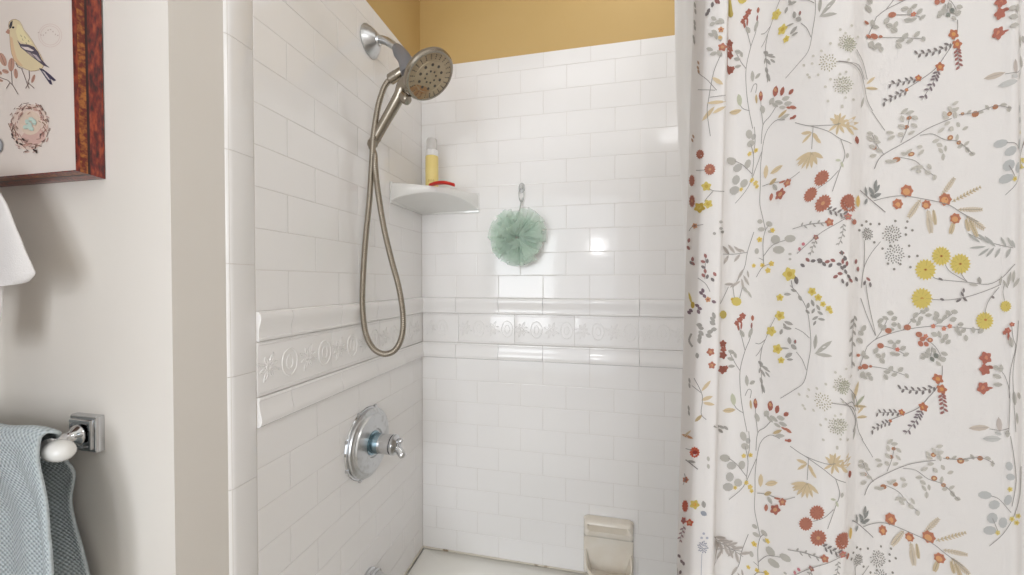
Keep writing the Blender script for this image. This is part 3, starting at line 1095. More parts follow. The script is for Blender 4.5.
# nest
S2 = 5.473
nc = (165 / S2, 85 + 225 / S2)
nr = random.Random(3)
BD.append((ell(nc[0], nc[1] + 1, 19, 23, 5, 26), (228, 206, 194)))
BD.append((ell(nc[0] + 4, nc[1] + 11, 12, 8, -10, 18), (214, 178, 168)))
BD.append((ell(nc[0] + 1, nc[1] - 3, 11, 12, 0, 20), (226, 204, 186)))
for k in range(150):
    t = nr.uniform(0, 2 * math.pi)
    rr = nr.uniform(.68, 1.10) if nr.random() < .8 else nr.uniform(.55, .9)
    x = nc[0] + 19 * rr * math.cos(t); y = nc[1] + 1 + 23.5 * rr * math.sin(t)
    ta = t + math.pi / 2 + nr.uniform(-.7, .7)
    L = nr.uniform(2.0, 5.5)
    c = nr.choice([(168, 128, 118), (196, 150, 140), (130, 104, 96), (206, 164, 150), (150, 120, 100), (90, 74, 70) if math.sin(t) > .3 else (176, 150, 140)])
    BD += [(q, c) for q in stroke([(x - L / 2 * math.cos(ta), y - L / 2 * math.sin(ta)), (x + nr.uniform(-.4, .4), y + nr.uniform(-.4, .4)), (x + L / 2 * math.cos(ta), y + L / 2 * math.sin(ta))], nr.uniform(.5, 1.1))]
for (x, y, a) in ((158, 205, 60), (180, 190, 20), (172, 222, 90), (150, 232, 0), (195, 205, 70), (178, 240, 30)):
    BD.append((ell(x / S2, 85 + y / S2, 3.0, 2.1, a), (196, 216, 206)))
    BD += [(q, (150, 172, 166)) for q in stroke([(x / S2 - 1.5, 85 + y / S2 + 1.6), (x / S2 + 1.8, 85 + y / S2 + 1.5)], .4)]
for (x, y) in ((100, 315), (122, 325), (135, 300), (195, 358), (205, 365), (75, 275)):
    BD.append((ell(x / S2, 85 + y / S2, 2.0, .9, nr.uniform(0, 90)), (74, 58, 54)))
# grey disc at the left of the sheet
BD.append((ell(-.8, 145.6, 4.9, 7.6, 0, 20), (146, 146, 150)))
BD.append((ell(-1.0, 145.6, 4.0, 6.6, 0, 20), (176, 178, 182)))
flat_print('printed_sheet', (FX0 - .001, fx + .001, fz - .001, FZ1 + .001), BD, YPR, (232, 221, 213), M_print, pic)
bm = bmesh.new()
bx(bm, FX0 - .002, fx + .002, YPR + .001, YF - .001, fz - .002, FZ1 + .002)
obj('backing_board', bm, M_darkwood, pic, smooth=False)

pic.rotation_euler = (.006, 0, 0)      # leans forward a little from its wire

# ------------------------------------------------------------------ towel bar
YBAR = .370
PX_ = -.750
pl = on_y(81.5, 434, YF - .012)
PX_ = pl.x
BZ = pl.z
tb = thing('towel_bar', (PX_, YF, BZ), 'chrome towel bar with a square wall plate and white knob end', 'towel bar')


def square_lathe(bm, org, prof):
    rows = []
    for h, dd in prof:
        rows.append([Vector((org[0] + sx_ * h, org[1] - dd, org[2] + sz_ * h)) for sx_, sz_ in ((-1, -1), (1, -1), (1, 1), (-1, 1))])
    vs = grid(bm, rows, close=True)
    bm.faces.new(vs[-1]); bm.faces.new(vs[0][::-1])
    bmesh.ops.recalc_face_normals(bm, faces=bm.faces)


bm = bmesh.new()
square_lathe(bm, (PX_, YF, BZ), [(.0275, 0), (.0275, .0085), (.0262, .0105), (.0225, .0112), (.0218, .0140), (.0205, .0148), (.0180, .0150), (.0172, .0135), (.0100, .0133)])
bmesh.ops.bevel(bm, geom=[e for e in bm.edges], offset=.0006, segments=2, affect='EDGES')
obj('wall_plate', bm, M_chrome, tb, angle=40)
bm = bmesh.new()
lathe(bm, (PX_, YF - .0155, BZ), (0, -1, 0), [(.0150, 0), (.0158, .0015), (.0150, .0035), (.0115, .006), (.0082, .012), (.0070, .020), (.0078, .028), (.0100, .033), (.0100, YF - .0155 - YBAR)], 32)
obj('post', bm, M_chrome, tb)
bm = bmesh.new()
lathe(bm, (PX_ - .020, YBAR, BZ), (1, 0, 0), [(.0105, 0), (.0130, .002), (.0135, .006), (.0120, .010), (.0120, .026), (.0135, .030), (.0140, .034), (.0120, .037)], 32)
obj('end_collar', bm, M_chrome, tb)
bm = bmesh.new()
kx = PX_ + .022
lathe(bm, (kx, YBAR, BZ - .001), (1, 0, -.06), [(.0075, 0), (.0105, .0025), (.0130, .0065), (.0145, .0125), (.0147, .019), (.0136, .026), (.0110, .032), (.0070, .0365), (.0030, .0385), (0, .039)], 36)
obj('ceramic_knob', bm, M_ceramic, tb)['label'] = 'glossy white ceramic knob'
bm = bmesh.new()
tube(bm, [(PX_ - .005, YBAR, BZ), (ROOM_L + .16, YBAR, BZ)], .0090, 20)
obj('bar', bm, M_chrome, tb)
bm = bmesh.new()
square_lathe(bm, (ROOM_L + .17, YF, BZ), [(.0290, 0), (.0290, .0055), (.0240, .008), (.0240, .011), (.0165, .0165)])
lathe(bm, (ROOM_L + .17, YF - .0155, BZ), (0, -1, 0), [(.0150, 0), (.0082, .012), (.0100, .033), (.0100, YF - .0155 - YBAR)], 24)
obj('far_post', bm, M_chrome, tb)

# ------------------------------------------------------------------ blue-grey towel over the bar
twl_edge = []
back = [(97, 640, .402), (88, 605, .403), (82, 573, .405), (75, 545, .407), (68, 520, .408), (65.5, 500, .408), (69, 484, .406), (70, 473, .404), (64, 463, .402), (56, 452, .398), (56, 442, .391)]
front = [(60, 434.5, .372), (49, 433, .360), (41, 438, .354), (38.5, 447, .350), (38.5, 458, .348), (41, 470, .346), (46, 487, .344), (50.5, 505, .343), (54, 530, .342), (56.5, 555, .341), (58, 590, .341), (60, 640, .341)]
ed = [on_y(a, b_, y) for a, b_, y in back + front]
ed = catmull([tuple(p) for p in ed], 5)
rows = []
XLT = -1.12
nc_ = 70
arc = [0]
for i in range(1, len(ed)): arc.append(arc[-1] + math.hypot(ed[i].y - ed[i - 1].y, ed[i].z - ed[i - 1].z) + .2 * abs(ed[i].x - ed[i - 1].x))
tw_uv = []
imax = max(range(len(ed)), key=lambda i: ed[i].z)
for i, p in enumerate(ed):
    row = []; uvr = []
    drop = max(0, BZ + .012 - p.z)
    isf = i > imax
    for j in range(nc_ + 1):
        t = j / nc_
        x = XLT + (p.x - XLT) * t
        u = (p.x - x)
        amp = min(1, drop / .10)
        if isf:
            # a raised fold standing at the front edge, then a step back and a gentle swell
            g = .010 * math.exp(-(u / .022) ** 2) - .010 / (1 + math.exp(-(u - .040) / .0035)) + .012 * math.exp(-((u - .085) / .03) ** 2) + .006 * math.sin(u * 42 + 1)
            y = p.y - (g - .010) * amp
        else:
            y = p.y + .006 * math.sin(u * 60 + 1.4) * amp
            y = min(y, YF - .012)
        zz = p.z + .0025 * math.sin(u * 45 + .6) * (1 - amp) + (.004 * (1 - math.exp(-u / .02)) if drop < .03 else 0)
        row.append(Vector((x, y, zz)))
        uvr.append((u, arc[i]))
    rows.append(row); tw_uv.append(uvr)
bm = bmesh.new()
vs = grid(bm, rows)
uvl = bm.loops.layers.uv.new('UVMap')
bm.verts.ensure_lookup_table(); bm.verts.index_update()
look = {}
for i, r in enumerate(vs):
    for j, v in enumerate(r): look[v] = tw_uv[i][j]
for f in bm.faces:
    for l in f.loops: l[uvl].uv = look[l.vert]
tw = obj('bath_towel', bm, M_towel, angle=180, origin=(-.9, YBAR, BZ))
tag(tw, 'blue grey waffle weave towel draped over the chrome towel bar', 'towel')
md = tw.modifiers.new('thickness', 'SOLIDIFY'); md.thickness = .004; md.offset = 0

# ------------------------------------------------------------------ white cloth hanging at the left edge
hz = [(-22, 165), (-12, 185), (0, 205), (9, 229), (14, 241), (18, 252), (19.5, 256), (24, 266), (28, 275.5), (27, 279), (22, 284.5)]
rows = []
XC = -.895
for k, (a, b_) in enumerate(hz):
    p = on_y(a - 5, b_ - 3, .352)
    hw = (p.x - XC)
    row = []
    for i in range(40):
        t = 2 * math.pi * i / 40
        dpt = .006 + .006 * k / 10
        x = XC + math.copysign(abs(math.cos(t)) ** .75, math.cos(t)) * (hw if math.cos(t) > 0 else .135)
        y = .362 - .030 * 0 + dpt * math.sin(t) + .0015 * math.sin(5 * t + k * .2) * k / 10
        zz = p.z + (.004 * math.sin(t * 2) if k > 8 else 0) - (.008 * (1 - max(0, math.cos(t))) if k >= 9 else 0)
        row.append(Vector((x, y, zz)))
    rows.append(row)
bm = bmesh.new()
vs = grid(bm, rows, close=True)
bm.faces.new(vs[0]); bm.faces.new(vs[-1])
bmesh.ops.recalc_face_normals(bm, faces=bm.faces)
wt = thing('hand_towel', (XC, YF, rows[0][0].z), 'plain white towel hanging at the left edge, below the framed print', 'towel')
obj('folded_cloth', bm, M_whitecloth, wt, angle=60)
bm = bmesh.new()
zt2 = on_y(10, 282, .372).z; zb2 = on_y(2, 345, .372).z
rows = []
for k in range(8):
    z = zt2 + (zb2 - zt2) * k / 7
    xr = on_y(3.5 - 2.6 * abs(k - 2) / 3, 300, .372).x
    rows.append([Vector((xr - .07 + (xr - (xr - .07)) * j / 10, .372 + .004 * math.sin(j * .9 + k * .2), z)) for j in range(11)])
grid(bm, rows)
tl = obj('inner_layer', bm, M_whitecloth, wt, angle=180)
md = tl.modifiers.new('thickness', 'SOLIDIFY'); md.thickness = .004
bm = bmesh.new()
ztp = on_y(-22, 165, .355).z - .035
lathe(bm, (-1.0, YF, ztp + .01), (0, -1, 0), [(.014, 0), (.014, .004), (.006, .006), (.005, .045), (.009, .052), (.007, .060), (0, .062)], 20)
hk2 = obj('robe_hook', bm, M_chrome, origin=(-1.0, YF, ztp + .01))
tag(hk2, 'small chrome hook holding the white towel', 'hook')

# ------------------------------------------------------------------ shower curtain
RREP = .362
knots = [  # pixel column at mid height, distance y, lean in pixels from top to bottom
    (685, .523, -17), (687.5, .512, -17), (691, .490, -17), (695, .474, -16), (699, .464, -15), (708, .458, -15), (717, .456, -15), (720.5, .460, -15), (721.3, .474, -14), (720.0, .490, -14), (723, .500, -13),
    (735, .503, -12), (760, .494, -10), (785, .481, -9), (807, .471, -8), (827, .464, -8), (846, .466, -9), (853, .475, -11), (860, .485, -11), (872, .491, -9), (890, .4935, -7), (918, .490, -6),
    (945, .486, -4), (975, .484, -2), (1000, .481, -1), (1013, .478, 0), (1018, .480, 0), (1023, .488, 0)]
KN = []
for px, y, ln in knots:
    p = on_y(px, 287, y)
    pt = on_y(px - ln / 2, 0, y); pb = on_y(px + ln / 2, 575, y)
    KN.append((p.x, y, (pt.x - pb.x) / (pt.z - pb.z)))
xl = KN[-1][0]
k = 0
xx = xl
while xx < .90:
    k += 1
    xx += .016
    KN.append((xx, .478 + .020 * math.cos(k * 1.15), 0.0))
kn = catmull([(a, b_, c) for a, b_, c in KN], 14)
Kx = np.array([p[0] for p in kn]); Ky = np.array([p[1] for p in kn]); Kl = np.array([p[2] for p in kn])
NQ = len(kn)
ZMID = on_y(800, 287, .48).z


def surf(q, z, off=0.0):
    i = min(int(q), NQ - 2); f = q - i
    zz = min(z, CZ + .55)
    x0 = Kx[i] + Kl[i] * (zz - ZMID); x1 = Kx[i + 1] + Kl[i + 1] * (zz - ZMID)
    y0, y1 = Ky[i], Ky[i + 1]
    x = x0 + (x1 - x0) * f; y = y0 + (y1 - y0) * f
    if off:
        dx, dy = x1 - x0, y1 - y0
        L = math.hypot(dx, dy) or 1
        x += dy / L * off; y += -dx / L * off
    return Vector((x, y, z))


def cast(px, py):
    """where the sight line of a photo pixel meets the folded cloth -> (q, z)"""
    d = ray(px, py)
    z = CZ + d.z * .48 / d.y
    q = None
    for _ in range(4):
        X = Kx + Kl * (min(z, CZ + .55) - ZMID)
        s = X * d.y - Ky * d.x          # sign change where the line crosses
        c = np.nonzero((s[:-1] <= 0) != (s[1:] <= 0))[0]
        if len(c) == 0: return None
        best = None
        for i in c:
            f = s[i] / (s[i] - s[i + 1])
            y = Ky[i] + (Ky[i + 1] - Ky[i]) * f
            if best is None or y < best[1]: best = (i + f, y)
        q, y = best
        z = CZ + d.z * y / d.y
    return q, z


bm = bmesh.new()
ink = bm.loops.layers.float_color.new('ink')
WHITE = (*lin((232, 228, 225)), 1)
ZC0, ZC1 = .17, 1.975
zrows = np.linspace(ZC0, ZC1, 30)
zrows = sorted(set(list(zrows) + [CZ + .55]))
vs = [[bm.verts.new(surf(q if q < NQ - 1 else NQ - 1.0001, z)) for q in range(NQ)] for z in zrows]
for i in range(len(vs) - 1):
    for j in range(NQ - 1):
        f = bm.faces.new((vs[i][j], vs[i][j + 1], vs[i + 1][j + 1], vs[i + 1][j]))
        for l in f.loops: l[ink] = WHITE
layer = [0]
SRC = []
XD0, XD1 = on_y(850, 287, .466).x, on_y(900, 287, .4935).x
Q0 = int(np.argmax(Kx > XD0))


def drift(q, k):
    """the print runs slightly off the vertical on the right half of the cloth"""
    if k == 0 or q <= Q0: return q
    x = float(np.interp(q, np.arange(NQ), Kx))
    f = min(1, max(0, (x - XD0) / (XD1 - XD0)))
    return float(np.interp(x - .0105 * k * f, Kx[Q0 - 20:], np.arange(Q0 - 20, NQ)))




def poly(pts, col, ks=(0,)):
    """print one closed shape (photo pixels) on the cloth; ks = vertical repeats"""
    qs = [cast(x, y) for x, y in pts]
    if any(q is None for q in qs): return
    if max(q[0] for q in qs) - min(q[0] for q in qs) > 60: return
    layer[0] += 1
    off = .0004 + (layer[0] % 300) * 3.5e-6
    col = tuple(v + (226 - v) * .15 for v in col)
    c = (*lin(col), 1)
    if True: SRC.append((qs, c, off, ks))
    for k in ks:
        co = [surf(min(max(drift(q, k), 0), NQ - 1.001), z - k * RREP, off) for q, z in qs]
        if max(p.z for p in co) > ZC1 - .01 or min(p.z for p in co) < ZC0 + .01: continue
        f = bm.faces.new([bm.verts.new(p) for p in co])
        f.normal_update()
        if f.normal.y > 0: f.normal_flip()
        for l in f.loops: l[ink] = c


RED = (176, 106, 84); RD2 = (162, 90, 74); ORG = (202, 148, 104); YEL = (210, 188, 92); YE2 = (196, 164, 62)
GRY = (182, 177, 168); GR2 = (164, 159, 152); DRK = (118, 110, 108); BEI = (212, 190, 152); MAR = (150, 96, 90); STM = (142, 136, 132); TAN = (186, 162, 120); GRN = (190, 190, 166)
cr_ = random.Random(21)


class Crop:
    def __init__(s, ox, oy, ks=(0,), sc=3.995): s.ox, s.oy, s.ks, s.sc = ox, oy, ks, sc

    def p(s, x, y): return (s.ox + x / s.sc, s.oy + y / s.sc)

    def stem(s, pts, col=STM, w=2.6):
        P = catmull([(a, b_, 0) for a, b_ in pts], 4)
        for q in stroke([(v.x, v.y) for v in P], w):
            poly([s.p(*a) for a in q], col, s.ks)

    def leaf(s, x, y, l, w, a, col=GRY, vein=False):
        """pointed leaf centred x,y, length l, width w, angle in degrees (screen, y down)"""
        A = math.radians(a); ca, sa = math.cos(A), math.sin(A)
        pr = [(-.5, 0), (-.3, .36), (0, .5), (.28, .36), (.5, 0), (.28, -.36), (0, -.5), (-.3, -.36)]
        poly([s.p(x + (u * l) * ca - (v * w) * sa, y + (u * l) * sa + (v * w) * ca) for u, v in pr], col, s.ks)
        if vein or (w >= 13 and l >= 20):
            dk = tuple(int(c * .82) for c in col)
            for q in stroke([(x - .5 * l * ca, y - .5 * l * sa), (x + .42 * l * ca, y + .42 * l * sa)], 1.6): poly([s.p(*t) for t in q], dk, s.ks)

    def oval(s, x, y, rx, ry=None, a=0, col=GRY):
        ry = ry or rx
        poly([s.p(*t) for t in ell(x, y, rx, ry, a, 9)], col, s.ks)

    def daisy(s, x, y, r, col=RED, ctr=None, n=16, sx=1.0):
        pts = []
        for i in range(n * 2):
            t = math.pi * i / n
            rr = r * (1.0 if i % 2 == 0 else .80)
            pts.append(s.p(x + rr * math.cos(t) * sx, y + rr * math.sin(t)))
        poly(pts, col, s.ks)
        dk = tuple(int(c * .86) for c in col)
        for i in range(0, n, 2):
            t = 2 * math.pi * i / n
            for q in stroke([(x + r * .35 * math.cos(t) * sx, y + r * .35 * math.sin(t)), (x + r * .8 * math.cos(t) * sx, y + r * .8 * math.sin(t))], 1.6): poly([s.p(*v) for v in q], dk, s.ks)
        if ctr: s.oval(x, y, r * .22 * sx, r * .22, 0, ctr)

    def bloom(s, x, y, r, col=RED, ctr=ORG, sx=1.0):
        """five-petalled small flower"""
        a0 = cr_.uniform(0, 6)
        pts = []
        for i in range(20):
            t = a0 + 2 * math.pi * i / 20
            rr = r * 1.1 * (.86 + .17 * math.cos(5 * (t - a0)))
            pts.append(s.p(x + rr * math.cos(t) * sx, y + rr * math.sin(t)))
        poly(pts, col, s.ks)
        s.oval(x, y, r * .42 * sx, r * .42, 0, ctr)

    def leaves(s, L, l=20, w=13, col=GRY, jit=35):
        for (x, y) in L:
            s.leaf(x, y, l * cr_.uniform(.85, 1.15), w * cr_.uniform(.85, 1.15), cr_.uniform(-jit, jit) + (0 if cr_.random() < .6 else 60), col)

    def dand(s, x, y, r, col=GR2, sx=1.0, n=36):
        for i in range(n):
            rr = r * math.sqrt((i + .5) / n); t = i * 2.4
            if rr < r * .15: continue
            s.leaf(x + rr * sx * math.cos(t), y + rr * math.sin(t), 9, 5.2, math.degrees(t), col if i % 3 else tuple(int(c * .88) for c in col))

    def dots(s, L, r=5, col=GR2, sx=.9):
        for x, y in L: s.oval(x, y, r * sx, r * .85, cr_.uniform(0, 60), col)

    def sprig(s, pts, l=15, w=7, col=DRK, n=9, spread=50, stem=STM):
        s.stem(pts, stem, 2.0)
        P = catmull([(a, b_, 0) for a, b_ in pts], 8)
        for i in range(n):
            k = int((i + .5) / n * (len(P) - 2))
            d = P[k + 1] - P[k]
            a = math.degrees(math.atan2(d.y, d.x))
            sd_ = 1 if i % 2 else -1
            A = math.radians(a + sd_ * spread)
            s.leaf(P[k].x + math.cos(A) * l * .5, P[k].y + math.sin(A) * l * .5, l, w, a + sd_ * spread, col)

    def fern(s, a, b_, wid, col=BEI, n=9):
        """toothed leaf from a to b"""
        ax, ay = a; bx_, by = b_
        ang = math.degrees(math.atan2(by - ay, bx_ - ax))
        for i in range(n):
            t = (i + .6) / n
            w = wid * (.55 + .75 * math.sin(math.pi * min(1, t * .9 + .05)))
            for sd_ in (-1, 1):
                A = math.radians(ang + sd_ * 42)
                x, y = ax + (bx_ - ax) * t, ay + (by - ay) * t
                s.leaf(x + math.cos(A) * w * .45, y + math.sin(A) * w * .45, w * 1.1, 6.5, ang + sd_ * 42, col)
        for q in stroke([a, b_], 2.0): poly([s.p(*t) for t in q], tuple(int(c * .75) for c in col), s.ks)

    def fan(s, x, y, dirs, l=38, w=10, col=BEI):
        for a in dirs:
            A = math.radians(a)
            s.leaf(x + math.cos(A) * l * .55, y + math.sin(A) * l * .55, l, w, a, col, True)


# ---- E: red trumpet motif, left main panel (repeats upward)
c = Crop(660, 288, (0, 1, -1))
c.stem([(348, 575), (333, 500), (322, 420), (320, 330), (340, 250), (360, 200), (368, 140)])
c.stem([(320, 330), (300, 300), (280, 262)])
c.stem([(340, 250), (325, 190), (315, 150)])
c.stem([(335, 500), (305, 480), (290, 450)])
for x, y, r in ((250, 222, 14), (252, 245, 12), (250, 268, 15), (248, 326, 17), (263, 318, 9), (330, 112, 13), (318, 128, 12), (306, 140, 10)): c.bloom(x, y, r, RD2, (196, 110, 84))
c.leaf(312, 155, 34, 9, 80, RD2); c.leaf(325, 150, 34, 8, 95, RD2); c.leaf(370, 120, 24, 13, 90, RED); c.leaf(366, 150, 26, 8, 95, MAR)
for x, y, l, w, a in ((328, 182, 34, 18, 60), (362, 178, 44, 16, -70), (285, 255, 30, 18, 20), (282, 283, 30, 16, 15), (285, 312, 30, 14, 0), (300, 268, 28, 14, 70)): c.leaf(x, y, l, w, a, GRY, True)
c.leaf(292, 445, 52, 22, 80, GRN, True); c.leaf(275, 488, 54, 20, -5, BEI, True); c.leaf(246, 455, 54, 20, 5, BEI, True)
c.leaf(347, 370, 46, 16, 85, GRY, True); c.leaf(369, 377, 26, 16, -30, GRY)
c.stem([(340, 430), (352, 405), (365, 410), (360, 440)]); c.leaf(363, 465, 40, 10, 85, TAN)
c.oval(305, 54, 21, 18, 10, YEL); c.oval(290, 45, 9, 7, 0, YE2); c.oval(250, 106, 15, 17, 0, YEL); c.oval(252, 106, 5, 5, 0, YE2)
c.stem([(290, -5), (297, 40)]); c.stem([(272, -5), (250, 40), (238, 62)]); c.stem([(330, -5), (318, 40)])
c.leaf(340, 5, 40, 12, 50, GRY); c.leaf(358, 25, 34, 9, 60, GRY)
# ---- A: bud fan (repeats downward)
c = Crop(660, 0, (0, 1))
c.stem([(405, 575), (412, 500), (440, 465), (465, 425)]); c.stem([(412, 500), (405, 440), (403, 400)])
for x, y, l, w, a in ((403, 385, 44, 16, 90), (462, 366, 46, 22, 100), (489, 366, 40, 17, 105), (524, 368, 30, 15, 130), (532, 430, 30, 15, 10), (515, 431, 22, 10, 5)): c.leaf(x, y, l, w, a, RD2 if a > 50 else RED)
c.oval(403, 378, 5, 7, 0, ORG); c.oval(462, 360, 6, 8, 0, ORG)
for x, y, l, w, a in ((410, 438, 34, 22, 80), (447, 405, 34, 20, -60), (460, 420, 30, 18, 30), (476, 410, 34, 20, 10), (503, 394, 34, 20, -20), (512, 414, 34, 18, -10), (490, 430, 28, 14, 0)): c.leaf(x, y, l, w, a, GRY)
# ---- A/E: yellow branch
c = Crop(660, 288, (0, 1, -1))
c.stem([(520, -10), (550, 20), (585, 80), (598, 150), (603, 230), (592, 300), (575, 375), (530, 410), (482, 440)])
c.stem([(598, 200), (570, 175), (540, 160)]); c.stem([(585, 328), (568, 285), (545, 255)]); c.stem([(460, 120), (440, 160), (422, 205), (400, 250), (383, 272)], STM, 2.2)
c.stem([(422, 205), (400, 222), (382, 220)]); c.stem([(410, 230), (400, 290), (405, 340), (410, 420)])
for x, y, r in ((480, 110, 19), (445, 172, 19), (470, 243, 19), (485, 288, 13), (480, 38, 14), (608, 14, 16), (632, 38, 14), (650, 64, 11), (672, 82, 12), (680, 95, 8)): c.bloom(x, y, r, YEL, YE2)
for x, y, l, w, a in ((515, 140, 38, 14, 20), (510, 160, 36, 13, 10), (485, 175, 24, 14, 110), (500, 152, 26, 12, 60), (518, 210, 30, 16, 80), (535, 235, 30, 18, 40), (515, 268, 34, 18, -30), (520, 285, 26, 10, 0), (500, 240, 34, 8, 5), (540, 215, 20, 12, 90)): c.leaf(x, y, l, w, a, GR2, True)
c.leaf(541, 213, 16, 9, 90, MAR)
for x, y, l, w, a in ((560, 40, 26, 14, 60), (510, 25, 30, 12, 0), (535, 10, 26, 12, 20), (592, 70, 24, 14, 100), (610, 60, 30, 14, 70), (590, 95, 22, 12, 40), (612, 92, 24, 12, 120), (632, 78, 28, 12, 60), (640, 100, 26, 12, 30), (620, 120, 28, 12, -30), (645, 125, 30, 11, 10), (618, 140, 22, 10, -60)): c.leaf(x, y, l, w, a, GR2, True)
for x, y, l, w, a in ((621, 215, 62, 16, 95), (655, 235, 80, 20, -38), (655, 268, 66, 15, 8), (640, 250, 50, 12, -30)): c.leaf(x, y, l, w, a, GRY, True)
for x, y, l, w, a in ((402, 300, 26, 14, 40), (415, 315, 40, 9, 20), (425, 325, 42, 9, 35), (412, 340, 38, 10, 60), (430, 345, 32, 8, 50), (405, 370, 30, 12, 70), (412, 400, 44, 13, 72), (398, 330, 24, 8, 100)): c.leaf(x, y, l, w, a, GR2)
# ---- dandelion cluster
c = Crop(660, 0, (0, 1))
c.dand(670, 250, 36, (178, 168, 142)); c.dand(722, 340, 34, (184, 176, 158)); c.dand(740, 170, 30, (184, 176, 158))
c.dots([(575, 262), (597, 310), (632, 300), (613, 225), (608, 255), (680, 175), (718, 120), (713, 180), (680, 318), (660, 348), (670, 405), (717, 298), (725, 425), (645, 205), (590, 300)], 6.5, (196, 190, 178))
c.stem([(705, 248), (740, 250), (790, 262), (812, 320)])
# ---- G: round grey leaves, daisies (repeats upward)
c = Crop(660, 431, (0, -1, 1))
for x, y, rx, ry, a in ((258, 107, 22, 15, 10), (285, 137, 20, 16, 0), (327, 135, 14, 18, 10), (278, 182, 17, 19, 0), (312, 205, 17, 16, 30), (271, 222, 22, 17, 0), (340, 60, 17, 13, 20), (333, 20, 13, 20, -20), (352, 38, 10, 12, 0)): c.oval(x, y, rx, ry, a, GRY if a else (178, 174, 168))
c.stem([(275, 272), (330, 225), (365, 155), (385, 110)]); c.stem([(262, 100), (305, 130), (345, 180)]); c.stem([(340, 60), (352, 120), (345, 190)]); c.stem([(355, 0), (358, 60), (350, 110)])
for x, y, r in ((335, 98, 9), (362, 95, 9), (345, 205, 9), (360, 222, 10), (366, 238, 8), (300, 225, 8)): c.bloom(x, y, r, (218, 190, 104), YE2)
c.stem([(402, 425), (390, 370), (378, 310), (380, 240), (382, 150), (400, 50), (440, 15), (480, 30)])
c.leaf(403, 196, 54, 20, 92, BEI, True); c.leaf(446, 208, 52, 22, -8, BEI, True)
c.stem([(388, 246), (430, 252), (490, 272), (540, 262)])
c.leaf(432, 248, 32, 18, -20, TAN); c.leaf(440, 275, 36, 16, 60, GRY); c.leaf(425, 305, 30, 16, 95, RED)
c.bloom(461, 312, 20, RD2); c.bloom(490, 282, 15, RED); c.leaf(470, 268, 30, 9, 10, RED); c.stem([(500, 35), (520, 40)], RD2, 8); c.oval(517, 37, 9, 7, 0, RD2)
c.leaf(480, 18, 40, 16, 0, GRY); c.leaf(470, 2, 40, 14, -20, TAN)
c.fan(588, 205, (175, 150, 130, 110, 90, 70, 45, 160), 62, 15)
c.fan(590, 130, (150, 200, 60), 46, 14); c.leaf(612, 170, 46, 12, 55, BEI)
c.fan(692, 130, (-140, -110, -80, -50, -20, 20, 60, 100, 150), 42, 12)
c.stem([(520, 60), (580, 100), (660, 130), (700, 130)]); c.stem([(580, 100), (650, 150), (700, 190), (740, 205)]); c.stem([(594, 105), (588, 195)])
c.stem([(700, 190), (716, 250), (700, 300), (668, 390)]); c.stem([(692, 312), (655, 345), (612, 360)])
c.daisy(627, 325, 31, RED); c.daisy(583, 370, 29, RED, ORG); c.daisy(632, 426, 34, RED, ORG); c.daisy(724, 440, 34, RED, sx=.8)
c.leaf(690, 272, 22, 10, 10, GRN); c.leaf(705, 290, 26, 10, 70, GRN); c.leaf(725, 255, 22, 12, 100, GRY)
# ---- C: mid band
c = Crop(660, 144, (0, 1))
c.stem([(375, 352), (350, 430), (335, 500), (290, 575)]); c.stem([(250, 440), (300, 440), (350, 432)])
for x, y, l, w, a in ((262, 425, 46, 14, 50), (285, 420, 46, 13, 50), (310, 422, 40, 12, 40), (262, 462, 42, 13, -60), (308, 455, 40, 13, -50), (325, 425, 30, 10, 20), (322, 520, 50, 12, -60), (345, 545, 48, 12, 60), (300, 560, 50, 12, -30), (330, 560, 44, 11, 80), (275, 560, 40, 12, 0), (352, 520, 30, 9, 80)): c.leaf(x, y, l, w, a, (190, 180, 172), True)
for x, y, rx, ry, a in ((400, 310, 11, 9, 0), (437, 320, 14, 11, 20), (405, 341, 14, 9, 0), (520, 378, 23, 15, -5), (462, 382, 19, 19, -30), (475, 423, 24, 16, 0), (387, 428, 9, 12, 0), (440, 350, 9, 6, 0)): c.oval(x, y, rx, ry, a, GRY)
for x, y, r in ((450, 345, 10), (398, 382, 11), (410, 485, 10), (432, 505, 11), (446, 478, 11), (375, 486, 8)): c.bloom(x, y, r, (220, 190, 92), YE2)
c.stem([(415, 480), (412, 400), (420, 350), (435, 325)]); c.stem([(413, 450), (450, 405), (500, 385)]); c.stem([(385, 532), (410, 492), (440, 480)]); c.stem([(415, 465), (395, 455)])
c.bloom(518, 520, 26, YEL, YE2); c.leaf(545, 545, 34, 18, 80, DRK); c.stem([(525, 545), (530, 575)], DRK, 3)
c.stem([(530, 340), (600, 320), (665, 315)]); c.sprig([(560, 330), (610, 320), (655, 316)], 18, 7, GR2, 6)
c.bloom(675, 313, 16, RED); c.bloom(623, 373, 11, MAR); c.oval(573, 400, 7, 7, 0, (190, 110, 120)); c.oval(558, 420, 6, 8, 0, (190, 120, 126)); c.oval(520, 440, 7, 5, 0, GRY); c.oval(520, 460, 6, 5, 0, GRY)
c.stem([(740, 296), (700, 320), (650, 350), (600, 390), (548, 438)])
c.sprig([(665, 262), (700, 272), (740, 285)], 22, 9, DRK, 7); c.sprig([(622, 385), (612, 410), (600, 445)], 15, 7, GR2, 6)
c.sprig([(730, 320), (728, 360), (712, 405)], 16, 6, GR2, 8)
for x, y in ((570, 485), (590, 463), (612, 467), (637, 463), (655, 480), (680, 485), (690, 465), (714, 480), (725, 435), (700, 530), (718, 518), (735, 490), (668, 470), (640, 470), (735, 460)): c.leaf(x, y, 22, 14, cr_.uniform(-50, 50), DRK if cr_.random() < .6 else MAR)
